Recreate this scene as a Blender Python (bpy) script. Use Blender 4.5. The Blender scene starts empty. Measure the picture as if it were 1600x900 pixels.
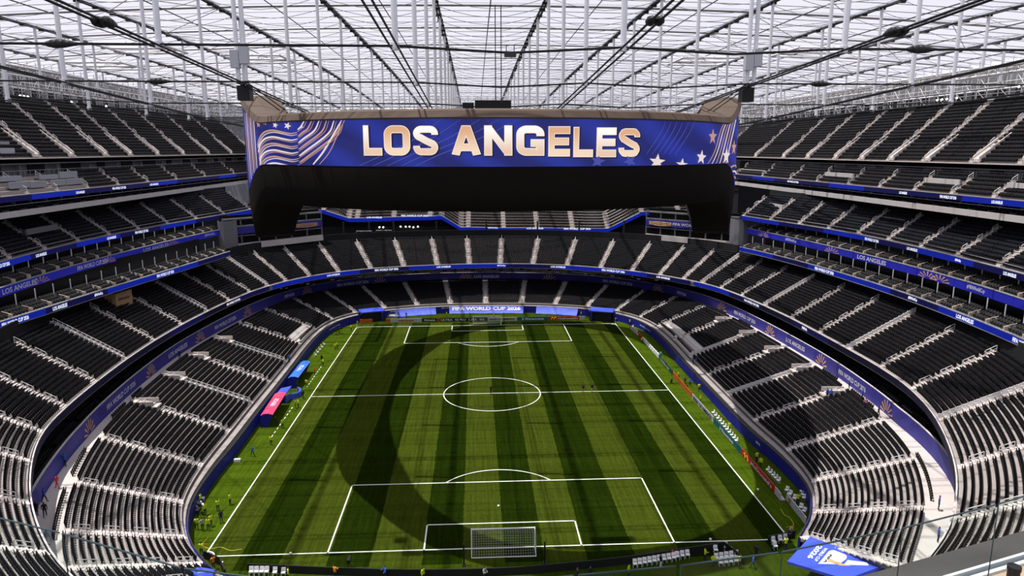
import bpy, bmesh, math, random
import numpy as np
from mathutils import Vector, Matrix
random.seed(4)
SC = bpy.context.scene
COL = SC.collection

# ------------------------------------------------------------------ camera
CAM = np.array([-2.81, -126.2, 45.35])
YAW, PITCH, ROLL, FPX = 0.0523, 0.1954, -0.0009, 1091.07
_cy, _sy, _cp, _sp = math.cos(YAW), math.sin(YAW), math.cos(PITCH), math.sin(PITCH)
CF = np.array([_sy * _cp, _cy * _cp, -_sp])
_r = np.array([_cy, -_sy, 0.0]); _u = np.cross(_r, CF)
CR = math.cos(ROLL) * _r + math.sin(ROLL) * _u
CU = -math.sin(ROLL) * _r + math.cos(ROLL) * _u
cam_data = bpy.data.cameras.new('camera')
cam_data.sensor_width = 36.0
cam_data.lens = 36.0 * FPX / 1600.0
cam_data.clip_end = 2000
cam = bpy.data.objects.new('camera', cam_data)
cam.matrix_world = Matrix(((CR[0], CU[0], -CF[0], CAM[0]), (CR[1], CU[1], -CF[1], CAM[1]), (CR[2], CU[2], -CF[2], CAM[2]), (0, 0, 0, 1)))
COL.objects.link(cam)
SC.camera = cam

# ------------------------------------------------------------------ world, sun, exposure
world = bpy.data.worlds.new('sky'); SC.world = world
world.use_nodes = True
bg = world.node_tree.nodes['Background']
bg.inputs[0].default_value = (0.80, 0.82, 1.0, 1)
bg.inputs[1].default_value = 0.62
sun_data = bpy.data.lights.new('sun', 'SUN')
sun_data.energy = 9.2; sun_data.angle = math.radians(0.55); sun_data.color = (1.0, 0.94, 0.84)
sun = bpy.data.objects.new('sun', sun_data)
SUN_DIR = Vector((0.29, -0.03, -1.0)).normalized()
sun.rotation_euler = SUN_DIR.to_track_quat('-Z', 'Y').to_euler()
sun.location = (-60, 0, 150)
COL.objects.link(sun)
vs = SC.view_settings
vs.view_transform = 'Standard'; vs.look = 'None'; vs.exposure = 0.0; vs.gamma = 1.0; vs.use_curve_mapping = False
SC.cycles.transparent_max_bounces = 24
SC.cycles.max_bounces = 5
SC.cycles.diffuse_bounces = 3
SC.cycles.glossy_bounces = 2
SC.cycles.transmission_bounces = 3
SC.cycles.use_denoising = True

# ------------------------------------------------------------------ survey helpers (bearing + known height or plane -> point)
def ray(x, y): return CF + CR * (x - 800) / FPX - CU * (y - 450) / FPX
def at_z(x, y, z):
    d = ray(x, y); return CAM + d * ((z - CAM[2]) / d[2])
def at_x(x, y, X):
    d = ray(x, y); return CAM + d * ((X - CAM[0]) / d[0])
def at_y(x, y, Y):
    d = ray(x, y); return CAM + d * ((Y - CAM[1]) / d[1])
def px(P):
    D = np.asarray(P, float) - CAM; z = D @ CF
    return 800 + FPX * (D @ CR) / z, 450 - FPX * (D @ CU) / z

# ------------------------------------------------------------------ materials
MATS = {}
def mat(name, col, rough=0.7, metal=0.0, emit=None, es=1.0, noise=0.0, scale=3.0, bump=0.0, spec=0.3):
    if name in MATS: return MATS[name]
    m = bpy.data.materials.new(name); m.use_nodes = True
    nt = m.node_tree; b = nt.nodes['Principled BSDF']
    b.inputs['Base Color'].default_value = (*col, 1); b.inputs['Roughness'].default_value = rough
    b.inputs['Metallic'].default_value = metal; b.inputs['Specular IOR Level'].default_value = spec
    if emit is not None:
        b.inputs['Emission Color'].default_value = (*emit, 1); b.inputs['Emission Strength'].default_value = es
    if noise > 0:
        tc = nt.nodes.new('ShaderNodeTexCoord'); n = nt.nodes.new('ShaderNodeTexNoise')
        n.inputs['Scale'].default_value = scale; n.inputs['Detail'].default_value = 4
        mr = nt.nodes.new('ShaderNodeMapRange'); mr.inputs[3].default_value = 1 - noise; mr.inputs[4].default_value = 1 + noise
        mx = nt.nodes.new('ShaderNodeMix'); mx.data_type = 'RGBA'; mx.blend_type = 'MULTIPLY'; mx.inputs[0].default_value = 1
        mx.inputs[6].default_value = (*col, 1)
        nt.links.new(tc.outputs['Object'], n.inputs['Vector']); nt.links.new(n.outputs[0], mr.inputs[0])
        nt.links.new(mr.outputs[0], mx.inputs[7]); nt.links.new(mx.outputs[2], b.inputs['Base Color'])
        if bump > 0:
            bp_ = nt.nodes.new('ShaderNodeBump'); bp_.inputs['Strength'].default_value = bump
            nt.links.new(n.outputs[0], bp_.inputs['Height']); nt.links.new(bp_.outputs[0], b.inputs['Normal'])
    MATS[name] = m
    return m
M = {}
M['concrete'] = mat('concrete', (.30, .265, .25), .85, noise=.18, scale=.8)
M['concrete_light'] = mat('concrete_light', (.52, .47, .44), .8, noise=.12, scale=1.0)
M['concrete_dark'] = mat('concrete_dark', (.10, .10, .105), .85, noise=.2, scale=.6)
M['slab'] = mat('slab_edge', (.52, .49, .47), .7, noise=.1, scale=.4)
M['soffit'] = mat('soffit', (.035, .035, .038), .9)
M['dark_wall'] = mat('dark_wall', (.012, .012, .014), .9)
M['grey_wall'] = mat('grey_wall', (.16, .16, .17), .8, noise=.15, scale=.3)
M['seat'] = mat('seat_black', (.006, .006, .008), .6, spec=.12)
M['seat_deep'] = mat('seat_navy_black', (.006, .007, .012), .6, spec=.12)
M['white_rail'] = mat('white_rail', (.62, .60, .60), .5)
M['grey_rail'] = mat('grey_rail', (.33, .33, .34), .5, metal=.3)
M['wall_blue'] = mat('wall_blue', (.010, .012, .22), .6, noise=.25, scale=.5)
M['fascia'] = mat('fascia_purple', (.035, .030, .25), .6, noise=.35, scale=.35)
M['led'] = mat('led_blue', (.003, .005, .05), .5, emit=(.004, .013, .27), es=1.0, spec=.1)
M['led_navy'] = mat('led_navy', (.003, .003, .014), .5, emit=(.004, .004, .050), es=1.0, spec=.1)
M['led_dark'] = mat('led_dark', (.004, .004, .008), .5, emit=(.002, .002, .012), es=1.0, spec=.1)
M['led_white'] = mat('led_white', (.6, .6, .6), .4, emit=(.75, .8, .95), es=1.0)
M['print_white'] = mat('print_white', (.62, .62, .70), .6)
M['print_gold'] = mat('print_gold', (.58, .34, .14), .6)
M['led_gold'] = mat('led_gold', (.4, .25, .12), .4, emit=(.55, .30, .12), es=.8)
M['black'] = mat('black_metal', (.008, .008, .008), .5)
M['white'] = mat('white_plastic', (.85, .84, .84), .4)
M['paint_line'] = mat('paint_line', (.78, .80, .74), .8)
M['steel_white'] = mat('white_steel', (.70, .70, .72), .45)
M['steel_grey'] = mat('grey_steel', (.30, .29, .29), .5, metal=.1)
M['steel_dark'] = mat('dark_steel', (.035, .034, .033), .5, metal=.2)
M['cable'] = mat('cable_black', (.010, .010, .010), .5)
M['hull'] = mat('board_hull', (.007, .0055, .004), .8, noise=.25, scale=.25, spec=.08)
M['cladding'] = mat('board_cladding', (.085, .058, .040), .75, noise=.35, scale=.3)
M['off_screen'] = mat('dark_screen', (.004, .004, .004), .3)
M['wood'] = mat('tan_panel', (.42, .25, .13), .7)
M['blue_bright'] = mat('banner_blue', (.05, .09, .62), .6, noise=.3, scale=.6)
M['orange'] = mat('board_orange', (.50, .10, .02), .5)
M['red'] = mat('board_red', (.42, .015, .02), .5)
M['teal'] = mat('board_teal', (.010, .11, .13), .5)
M['green_board'] = mat('board_green', (.012, .07, .05), .5)
M['lightgrey'] = mat('board_grey', (.42, .42, .44), .5)
M['lamp'] = mat('lamp_lens', (.8, .8, .8), .3, emit=(1, .95, .85), es=6)
M['glass'] = None

# ------------------------------------------------------------------ mesh helpers
class MB:
    def __init__(s): s.v = []; s.f = []; s.m = []
    def quad(s, a, b, c, d, m=0):
        n = len(s.v); s.v += [tuple(a), tuple(b), tuple(c), tuple(d)]; s.f.append((n, n + 1, n + 2, n + 3)); s.m.append(m)
    def poly(s, pts, m=0):
        n = len(s.v); s.v += [tuple(p) for p in pts]; s.f.append(tuple(range(n, n + len(pts)))); s.m.append(m)
    def hexa(s, p, m=0):
        n = len(s.v); s.v += [tuple(q) for q in p]
        for f in ((0, 3, 2, 1), (4, 5, 6, 7), (0, 1, 5, 4), (1, 2, 6, 5), (2, 3, 7, 6), (3, 0, 4, 7)):
            s.f.append(tuple(n + i for i in f)); s.m.append(m)
    def box(s, c, size, rz=0.0, m=0):
        cx, cy, cz = c; a, b, h = size[0] / 2, size[1] / 2, size[2] / 2
        ca, sa = math.cos(rz), math.sin(rz)
        P = []
        for z in (-h, h):
            for x, y in ((-a, -b), (a, -b), (a, b), (-a, b)):
                P.append((cx + x * ca - y * sa, cy + x * sa + y * ca, cz + z))
        s.hexa(P, m)
    def tube(s, a, b, r, n=6, m=0, r2=None):
        a = Vector(a); b = Vector(b); d = (b - a)
        if d.length < 1e-6: return
        d.normalize(); q = d.to_track_quat('Z', 'Y'); r2 = r if r2 is None else r2
        k = len(s.v)
        for c, rr in ((a, r), (b, r2)):
            for i in range(n):
                t = 2 * math.pi * i / n
                s.v.append(tuple(c + q @ Vector((rr * math.cos(t), rr * math.sin(t), 0))))
        for i in range(n):
            j = (i + 1) % n
            s.f.append((k + i, k + j, k + n + j, k + n + i)); s.m.append(m)
        s.f.append(tuple(k + i for i in range(n))[::-1]); s.m.append(m)
        s.f.append(tuple(k + n + i for i in range(n))); s.m.append(m)
    def path(s, pts, r, n=5, m=0):
        for a, b in zip(pts[:-1], pts[1:]): s.tube(a, b, r, n, m)
    def build(s, name, mats, parent=None, smooth=False, kind=None):
        me = bpy.data.meshes.new(name); me.from_pydata(s.v, [], s.f)
        for mm in (mats if isinstance(mats, (list, tuple)) else [mats]): me.materials.append(mm)
        if any(s.m): me.polygons.foreach_set('material_index', s.m)
        if smooth: me.polygons.foreach_set('use_smooth', [True] * len(me.polygons))
        me.update()
        return link(name, me, parent, kind)
def link(name, me, parent=None, kind=None):
    o = bpy.data.objects.new(name, me); COL.objects.link(o)
    if parent is not None: o.parent = parent
    if kind: o['kind'] = kind
    return o
def tag(o, label, cat, group=None, kind=None):
    o['label'] = label; o['category'] = cat
    if group: o['group'] = group
    if kind: o['kind'] = kind
    return o
def empty(name, loc=(0, 0, 0), rz=0.0):
    o = bpy.data.objects.new(name, None); COL.objects.link(o)
    o.location = loc; o.rotation_euler = (0, 0, rz); o.empty_display_size = .2
    return o
def bulk(name, V, Fc, mats, parent=None, kind=None):
    """V (n,3), Fc (m,4) -> one quad mesh, quickly"""
    me = bpy.data.meshes.new(name)
    me.vertices.add(len(V)); me.vertices.foreach_set('co', np.asarray(V, np.float32).ravel())
    nf = len(Fc); me.loops.add(nf * 4); me.polygons.add(nf)
    me.loops.foreach_set('vertex_index', np.asarray(Fc, np.int32).ravel())
    me.polygons.foreach_set('loop_start', np.arange(0, nf * 4, 4, dtype=np.int32))
    me.polygons.foreach_set('loop_total', np.full(nf, 4, np.int32))
    me.materials.append(mats); me.update(calc_edges=True); me.validate()
    return link(name, me, parent, kind)

# ------------------------------------------------------------------ curves
def catmull(P, u):
    P = np.asarray(P, float); n = len(P); u = min(max(u, 0), n - 1 - 1e-9); i = int(u); t = u - i
    p1, p2 = P[i], P[i + 1]; p0 = P[i - 1] if i > 0 else 2 * p1 - p2; p3 = P[i + 2] if i + 2 < n else 2 * p2 - p1
    return 0.5 * ((2 * p1) + (-p0 + p2) * t + (2 * p0 - 5 * p1 + 4 * p2 - p3) * t * t + (-p0 + 3 * p1 - 3 * p2 + p3) * t ** 3)
def sample(P, k=6): return np.array([catmull(P, u) for u in np.linspace(0, len(P) - 1, (len(P) - 1) * k + 1)])
def smooth(P, n=1):
    P = np.array(P, float)
    for _ in range(n):
        Q = P.copy(); Q[1:-1] = (P[:-2] + 2 * P[1:-1] + P[2:]) / 4; P = Q
    return P
def normals(P):
    t = np.gradient(np.asarray(P)[:, :2], axis=0); n = np.c_[-t[:, 1], t[:, 0]]
    return n / np.maximum(np.linalg.norm(n, axis=1), 1e-9)[:, None]          # left of travel = outward when going clockwise
def offs(P, d, dz=0.0):
    P = np.asarray(P, float); n = normals(P); Q = P.copy(); Q[:, :2] += n * d; Q[:, 2] += dz
    return Q
def withz(P, z): Q = np.array(P, float); Q = np.c_[Q[:, :2], np.full(len(Q), z)]; return Q
def resamp(P, step):
    P = np.asarray(P, float); s = np.r_[0, np.cumsum(np.linalg.norm(np.diff(P, axis=0), axis=1))]
    n = max(2, int(round(s[-1] / step)) + 1); q = np.linspace(0, s[-1], n)
    return np.c_[[np.interp(q, s, P[:, k]) for k in range(3)]].T
def wall(mb, P, z0, z1, th=0.3, m=0):
    """vertical wall with thickness outward of P"""
    Q = offs(P, th)
    for i in range(len(P) - 1):
        a, b, c, d = P[i], P[i + 1], Q[i + 1], Q[i]
        mb.hexa([(a[0], a[1], z0), (b[0], b[1], z0), (c[0], c[1], z0), (d[0], d[1], z0), (a[0], a[1], z1), (b[0], b[1], z1), (c[0], c[1], z1), (d[0], d[1], z1)], m)
def deck(mb, P, Q, z0, z1, m=0):
    """flat slab between two plan curves"""
    for i in range(len(P) - 1):
        a, b, c, d = P[i], P[i + 1], Q[i + 1], Q[i]
        mb.hexa([(a[0], a[1], z0), (b[0], b[1], z0), (c[0], c[1], z0), (d[0], d[1], z0), (a[0], a[1], z1), (b[0], b[1], z1), (c[0], c[1], z1), (d[0], d[1], z1)], m)
def arcl(P): return np.r_[0, np.cumsum(np.linalg.norm(np.diff(np.asarray(P)[:, :2], axis=0), axis=1))]
def along(P, S, s):
    return np.array([np.interp(s, S, P[:, k]) for k in range(P.shape[1])])
def s_at_px(P, S, x):
    xs = np.array([px(p)[0] for p in P]); return float(np.interp(x, xs, S)) if xs[-1] > xs[0] else float(np.interp(-x, -xs, S))

# ------------------------------------------------------------------ lettering
_fc = {}
def glyphs(text, bold=0.022):
    key = (text, bold)
    if key in _fc: return _fc[key]
    cu = bpy.data.curves.new('t', 'FONT'); cu.body = text; cu.size = 1.0; cu.offset = bold; cu.resolution_u = 2; cu.fill_mode = 'FRONT'
    ob = bpy.data.objects.new('t', cu); COL.objects.link(ob)
    dg = bpy.context.evaluated_depsgraph_get(); ev = ob.evaluated_get(dg); me = ev.to_mesh()
    V = np.array([v.co[:] for v in me.vertices]); Fs = [tuple(p.vertices) for p in me.polygons]
    ev.to_mesh_clear(); bpy.data.objects.remove(ob); bpy.data.curves.remove(cu)
    if len(V):
        V[:, 0] -= V[:, 0].min(); V[:, 1] -= V[:, 1].min()
    _fc[key] = (V, Fs); return _fc[key]
def text_on_curve(text, P, s0, width, z0, height, m, parent, off=-0.06, bold=0.022, name='lettering', slope=0):
    V, Fs = glyphs(text, bold)
    w, h = V[:, 0].max(), V[:, 1].max(); S = arcl(P); Q = offs(P, off)
    out = []
    for x, y, _ in V:
        c = along(Q, S, s0 + x / w * width); out.append((c[0], c[1], z0 + (c[2] if slope else 0) + y / h * height))
    me = bpy.data.meshes.new(name); me.from_pydata(out, [], Fs); me.materials.append(m)
    return link(name, me, parent)
def text_plane(text, org, ex, ey, width, height, m, parent, bold=0.03, name='lettering'):
    V, Fs = glyphs(text, bold); w, h = V[:, 0].max(), V[:, 1].max()
    org, ex, ey = Vector(org), Vector(ex).normalized(), Vector(ey).normalized()
    me = bpy.data.meshes.new(name); me.from_pydata([tuple(org + ex * (x / w * width) + ey * (y / h * height)) for x, y, _ in V], [], Fs); me.materials.append(m)
    return link(name, me, parent)

# ================================================================== GROUND
def grass_material():
    m = bpy.data.materials.new('turf'); m.use_nodes = True; nt = m.node_tree; N = nt.nodes; L = nt.links
    b = N['Principled BSDF']; b.inputs['Roughness'].default_value = .9; b.inputs['Specular IOR Level'].default_value = .0
    tc = N.new('ShaderNodeTexCoord'); sp = N.new('ShaderNodeSeparateXYZ'); L.new(tc.outputs['Object'], sp.inputs[0])
    mr = N.new('ShaderNodeMapRange'); mr.inputs[1].default_value = -34; mr.inputs[2].default_value = 34
    wob = N.new('ShaderNodeTexNoise'); wob.inputs['Scale'].default_value = .9
    L.new(tc.outputs['Object'], wob.inputs['Vector'])
    ad = N.new('ShaderNodeMath'); ad.operation = 'MULTIPLY_ADD'; ad.inputs[1].default_value = .35
    L.new(wob.outputs[0], ad.inputs[0]); L.new(sp.outputs[0], ad.inputs[2])
    L.new(ad.outputs[0], mr.inputs[0])
    cr = N.new('ShaderNodeValToRGB'); cr.color_ramp.interpolation = 'CONSTANT'
    light, dark = (.033, .0480, .0045, 1), (.0090, .0172, .0012, 1)
    edges = [-34, -29.8, -25.0, -19.9, -14.9, -9.2, -4.6, 0.1, 4.7, 9.4, 15.1, 20.2, 25.5, 31.0]
    el = cr.color_ramp.elements
    el[0].position = 0; el[0].color = light; el[1].position = (edges[1] + 34) / 68; el[1].color = dark
    for i, e in enumerate(edges[2:]):
        q = el.new((e + 34) / 68); q.color = light if i % 2 == 0 else dark
    L.new(mr.outputs[0], cr.inputs[0])
    # inside / outside of the marked field
    def absless(sock, lim):
        a = N.new('ShaderNodeMath'); a.operation = 'ABSOLUTE'; L.new(sock, a.inputs[0])
        c = N.new('ShaderNodeMath'); c.operation = 'LESS_THAN'; c.inputs[1].default_value = lim; L.new(a.outputs[0], c.inputs[0]); return c.outputs[0]
    ins = absless(sp.outputs[0], 34.0)
    mx = N.new('ShaderNodeMix'); mx.data_type = 'RGBA'; mx.inputs[6].default_value = (.042, .072, .0040, 1)
    L.new(ins, mx.inputs[0]); L.new(cr.outputs[0], mx.inputs[7])
    iny = absless(sp.outputs[1], 55.5)
    mx1 = N.new('ShaderNodeMix'); mx1.data_type = 'RGBA'; mx1.inputs[6].default_value = (.027, .047, .0025, 1)
    L.new(iny, mx1.inputs[0]); L.new(mx.outputs[2], mx1.inputs[7])
    # wear: fine grain, long brushed streaks; faint roof shadow bands painted across
    n1 = N.new('ShaderNodeTexNoise'); n1.inputs['Scale'].default_value = 2.2; n1.inputs['Detail'].default_value = 6; n1.inputs['Roughness'].default_value = .7
    mp = N.new('ShaderNodeMapping'); mp.inputs['Scale'].default_value = (3.0, .12, 1); L.new(tc.outputs['Object'], mp.inputs[0])
    n2 = N.new('ShaderNodeTexNoise'); n2.inputs['Scale'].default_value = 1.0; n2.inputs['Detail'].default_value = 3; L.new(mp.outputs[0], n2.inputs['Vector'])
    mp3 = N.new('ShaderNodeMapping'); mp3.inputs['Scale'].default_value = (.03, .45, 1); L.new(tc.outputs['Object'], mp3.inputs[0])
    n3 = N.new('ShaderNodeTexNoise'); n3.inputs['Scale'].default_value = 1.0; n3.inputs['Detail'].default_value = 2; L.new(mp3.outputs[0], n3.inputs['Vector'])
    L.new(tc.outputs['Object'], n1.inputs['Vector'])
    s = None
    for n, lo, hi in ((n1, .72, 1.28), (n2, .72, 1.28), (n3, .82, 1.18)):
        r = N.new('ShaderNodeMapRange'); r.inputs[1].default_value = .25; r.inputs[2].default_value = .75; r.inputs[3].default_value = lo; r.inputs[4].default_value = hi
        L.new(n.outputs[0], r.inputs[0])
        if s is None: s = r.outputs[0]
        else:
            k = N.new('ShaderNodeMath'); k.operation = 'MULTIPLY'; L.new(s, k.inputs[0]); L.new(r.outputs[0], k.inputs[1]); s = k.outputs[0]
    mm = N.new('ShaderNodeMix'); mm.data_type = 'RGBA'; mm.blend_type = 'MULTIPLY'; mm.inputs[0].default_value = 1
    L.new(mx1.outputs[2], mm.inputs[6]); L.new(s, mm.inputs[7]); L.new(mm.outputs[2], b.inputs['Base Color'])
    bu = N.new('ShaderNodeBump'); bu.inputs['Strength'].default_value = .25; bu.inputs['Distance'].default_value = .05
    L.new(n1.outputs[0], bu.inputs['Height']); L.new(bu.outputs[0], b.inputs['Normal'])
    return m
g = MB(); g.box((0, -5, -.25), (150, 190, .5))
floor = g.build('floor', grass_material(), kind='structure')

LW = .17
def line_obj(name, segs=None, arc=None):
    b = MB()
    for (x0, y0, x1, y1) in segs or []:
        d = Vector((x1 - x0, y1 - y0, 0)); L_ = d.length; b.box(((x0 + x1) / 2, (y0 + y1) / 2, .008), (L_ + LW, LW, .016), math.atan2(d.y, d.x))
    if arc:
        cx, cy, R, a0, a1 = arc; n = max(8, int(abs(a1 - a0) * R / .8))
        for i in range(n):
            t0, t1 = a0 + (a1 - a0) * i / n, a0 + (a1 - a0) * (i + 1) / n
            P = [(cx + r * math.cos(t), cy + r * math.sin(t), z) for z in (0, .016) for r, t in ((R - LW / 2, t0), (R + LW / 2, t0), (R + LW / 2, t1), (R - LW / 2, t1))]
            b.hexa(P)
    return b.build(name, M['paint_line'], floor)
HX, HY = 34.0, 52.5
line_obj('touchline', [(-HX, -HY, -HX, HY)]); line_obj('touchline', [(HX, -HY, HX, HY)])
line_obj('goal_line', [(-HX, -HY, HX, -HY)]); line_obj('goal_line', [(-HX, HY, HX, HY)])
line_obj('halfway_line', [(-HX, 0, HX, 0)])
line_obj('centre_circle', arc=(0, 0, 9.15, 0, 2 * math.pi))
for s in (-1, 1):
    y0 = s * HY
    line_obj('penalty_area_line', [(-20.16, y0, -20.16, y0 - s * 16.5), (20.16, y0, 20.16, y0 - s * 16.5), (-20.16, y0 - s * 16.5, 20.16, y0 - s * 16.5)])
    line_obj('goal_area_line', [(-9.16, y0, -9.16, y0 - s * 5.5), (9.16, y0, 9.16, y0 - s * 5.5), (-9.16, y0 - s * 5.5, 9.16, y0 - s * 5.5)])
    c = math.acos(5.5 / 9.15); base = -s * math.pi / 2
    line_obj('penalty_arc', arc=(0, y0 - s * 11, 9.15, base - c, base + c))
    for q in (-1, 1):
        a = {(-1, -1): 0, (1, -1): math.pi / 2, (1, 1): math.pi, (-1, 1): -math.pi / 2}[(q, s)]
        line_obj('corner_arc', arc=(q * HX, y0, 1.0, a, a + math.pi / 2))
# technical area dashes beside the left touchline
for y0, y1 in ((5.0, 19.0), (-19.0, -5.0)):
    b = MB()
    n = 9
    for i in range(n):
        y = y0 + (y1 - y0) * (i + .25) / n; b.box((-36.0, y + .4, .008), (.12, .8, .016))
    b.build('technical_area_line', M['paint_line'], floor)

# ================================================================== SEATS AND TERRACES
def boxes_to_quads(boxes):
    V = []; Q = []
    for c, s, tilt in boxes:
        n = len(V)
        for z in (-.5, .5):
            for x, y in ((-.5, -.5), (.5, -.5), (.5, .5), (-.5, .5)):
                yy = y * s[1] - tilt * (z + .5) * s[2]
                V.append((c[0] + x * s[0], c[1] + yy, c[2] + z * s[2]))
        for f in ((0, 3, 2, 1), (4, 5, 6, 7), (0, 1, 5, 4), (1, 2, 6, 5), (2, 3, 7, 6), (3, 0, 4, 7)): Q.append([n + i for i in f])
    return np.array(V), np.array(Q)
SEAT_NEAR = boxes_to_quads([((0, -.10, .50), (.46, .05, .40), .14), ((0, .04, .47), (.42, .07, .34), -.10), ((0, -.03, .15), (.07, .16, .30), 0)])
SEAT_MID = boxes_to_quads([((0, -.10, .60), (.46, .05, .45), .16), ((0, .05, .56), (.42, .07, .38), -.12), ((0, -.03, .18), (.07, .16, .36), 0)])
SEAT_FAR = boxes_to_quads([((0, -.10, .60), (.47, .07, .52), .16), ((0, .06, .48), (.42, .10, .44), -.10)])
def scatter(name, T, pos, ang, sc, material, label, group=None, cat='seats', kind='stuff'):
    V, Q = T; n = len(pos)
    if n == 0: return None
    pos = np.asarray(pos); ca, sa = np.cos(ang), np.sin(ang); sc = np.asarray(sc)[:, None]
    X = V[None, :, 0] * ca[:, None] - V[None, :, 1] * sa[:, None]; Y = V[None, :, 0] * sa[:, None] + V[None, :, 1] * ca[:, None]
    W = np.stack([X * sc + pos[:, 0:1], Y * sc + pos[:, 1:2], np.repeat(V[None, :, 2], n, 0) * sc + pos[:, 2:3]], 2).reshape(-1, 3)
    Fq = (Q[None] + (np.arange(n) * len(V))[:, None, None]).reshape(-1, 4)
    o = bulk(name, W, Fq, material)
    tag(o, label, cat, group, kind)
    return o
HAND = {}
class Tier:
    """Ruled terrace between a front and a back line given at the aisles, rows in steps, seats on every row."""
    def __init__(s, name, F, B, n, mats, zlip=1.0, sub=5):
        s.F, s.B, s.n = np.asarray(F, float), np.asarray(B, float), n; s.na = len(F); s.sub = sub; s.name = name
        s.zr = lambda u, i: None
        U = np.linspace(0, s.na - 1, (s.na - 1) * sub + 1)
        Fs = np.array([catmull(s.F, u) for u in U]); Bs = np.array([catmull(s.B, u) for u in U]); s.Fs, s.Bs = Fs, Bs
        mb = MB(); s.U = U
        G = []
        for i in range(n + 1):
            xy = Fs[:, :2] + (Bs[:, :2] - Fs[:, :2]) * i / n
            G.append(xy)
        Z = [Fs[:, 2] + (Bs[:, 2] - Fs[:, 2]) * i / (n - 1) for i in range(n)]
        s.G, s.Z = G, Z
        for i in range(n):
            for k in range(len(U) - 1):
                a, b, c, d = G[i][k], G[i][k + 1], G[i + 1][k + 1], G[i + 1][k]
                mb.quad((*a, Z[i][k]), (*b, Z[i][k + 1]), (*c, Z[i][k + 1]), (*d, Z[i][k]), 0)
                if i + 1 < n: mb.quad((*d, Z[i][k]), (*c, Z[i][k + 1]), (*c, Z[i + 1][k + 1]), (*d, Z[i + 1][k]), 0)
        for k in range(len(U) - 1):   # front lip, sloped underside, back
            a, b = G[0][k], G[0][k + 1]; c, d = G[n][k + 1], G[n][k]
            mb.quad((*a, Z[0][k] - zlip), (*b, Z[0][k + 1] - zlip), (*b, Z[0][k + 1]), (*a, Z[0][k]), 0)
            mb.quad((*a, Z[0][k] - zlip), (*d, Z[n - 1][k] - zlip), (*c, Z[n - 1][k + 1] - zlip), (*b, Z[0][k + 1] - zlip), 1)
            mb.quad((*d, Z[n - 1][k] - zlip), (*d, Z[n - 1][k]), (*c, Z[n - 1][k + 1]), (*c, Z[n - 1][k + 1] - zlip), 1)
        for k in (0, len(U) - 1):   # end caps
            pts = [(*G[0][k], Z[0][k] - zlip)]
            for i in range(n): pts += [(*G[i][k], Z[i][k]), (*G[i + 1][k], Z[i][k])]
            pts.append((*G[n][k], Z[n - 1][k] - zlip)); mb.poly(pts, 0)
        s.obj = mb.build(name, mats, kind='structure')
    def pt(s, u, i, t=0.5):
        f, b = catmull(s.F, u), catmull(s.B, u); q = (i + t) / s.n
        return np.array([f[0] + (b[0] - f[0]) * q, f[1] + (b[1] - f[1]) * q, f[2] + (b[2] - f[2]) * i / (s.n - 1)])
    def seats(s, pitch=.52, margin=.75, skip=(), rows=None, tpos=.66, sections=None, block=None):
        out = []
        for j in (sections if sections is not None else range(s.na - 1)):
            if j in skip: continue
            us = np.linspace(j, j + 1, 7)
            for i in (rows or range(s.n)):
                if block and block(j, i): continue
                P = np.array([s.pt(u, i, tpos) for u in us]); S = arcl(P); L = S[-1] - 2 * margin
                k = int(L / pitch)
                if k < 1: continue
                q = margin + (L - k * pitch) / 2 + pitch * (np.arange(k) + .5)
                x, y = np.interp(q, S, P[:, 0]), np.interp(q, S, P[:, 1]); z = np.interp(q, S, P[:, 2])
                tu = np.gradient(P[:, :2], axis=0); a = np.unwrap(np.arctan2(tu[:, 1], tu[:, 0])); an = np.interp(q, S, a)
                # facing the field = right of travel
                for xx, yy, zz, aa in zip(x, y, z, an): out.append((xx, yy, zz, aa + math.pi, j, i))
        return np.array(out)
    def aisles(s, idx, width=1.15, rail_rows=3, gap=1, long_idx=(), rails=True, mat_step=None, rail_mat=None, thin_idx=(), r=.045, start=1):
        for j in idx:
            f, b = s.F[j], s.B[j]; d = (b - f)[:2]; L = np.linalg.norm(d); d = d / L; l = np.array([-d[1], d[0]])
            rise = (b[2] - f[2]) / (s.n - 1); tr = L / s.n; ang = math.atan2(d[1], d[0])
            st = MB()
            for i in range(s.n):
                c = s.pt(j, i, .5); st.box((c[0], c[1], c[2] + .015), (tr, width, .05), ang)
                if i < s.n - 1:
                    c = s.pt(j, i, .75); st.box((c[0], c[1], c[2] + rise / 4), (tr * .5, width, rise / 2 + .02), ang)
            if j in thin_idx: st = MB(); 
            if st.v: so = st.build('stair_flight', mat_step or M['concrete_light'], s.obj)
            else: so = s.obj
            if not rails: continue
            groups = []
            if j in long_idx or j in thin_idx: groups = [(0, s.n - 1)]
            else:
                i = start
                while i + rail_rows - 1 < s.n: groups.append((i, i + rail_rows - 1)); i += rail_rows + gap
            for i0, i1 in groups:
                rb = MB(); p0, p1 = s.pt(j, i0, .5), s.pt(j, i1, .5)
                for h in ((.95,) if j in thin_idx else (.95, .55)): rb.tube((p0[0], p0[1], p0[2] + h), (p1[0], p1[1], p1[2] + h), r, 5)
                m_ = i1 - i0
                for i in range(i0, i1 + 1):
                    if j in thin_idx: break
                    if i in (i0, i1) or j in long_idx: p = s.pt(j, i, .5); rb.tube((p[0], p[1], p[2]), (p[0], p[1], p[2] + .95), r, 5)
                if j in long_idx:   # low wall of the stair tunnel that runs beside these
                    for i in range(s.n):
                        c = s.pt(j, i, .5); rb.box((c[0] + l[0] * .6, c[1] + l[1] * .6, c[2] + .3), (tr, .12, .6), ang)
                rb.build('handrail', rail_mat or M['white_rail'], so)

def px2(b, f): return px(b), px(f)
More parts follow.
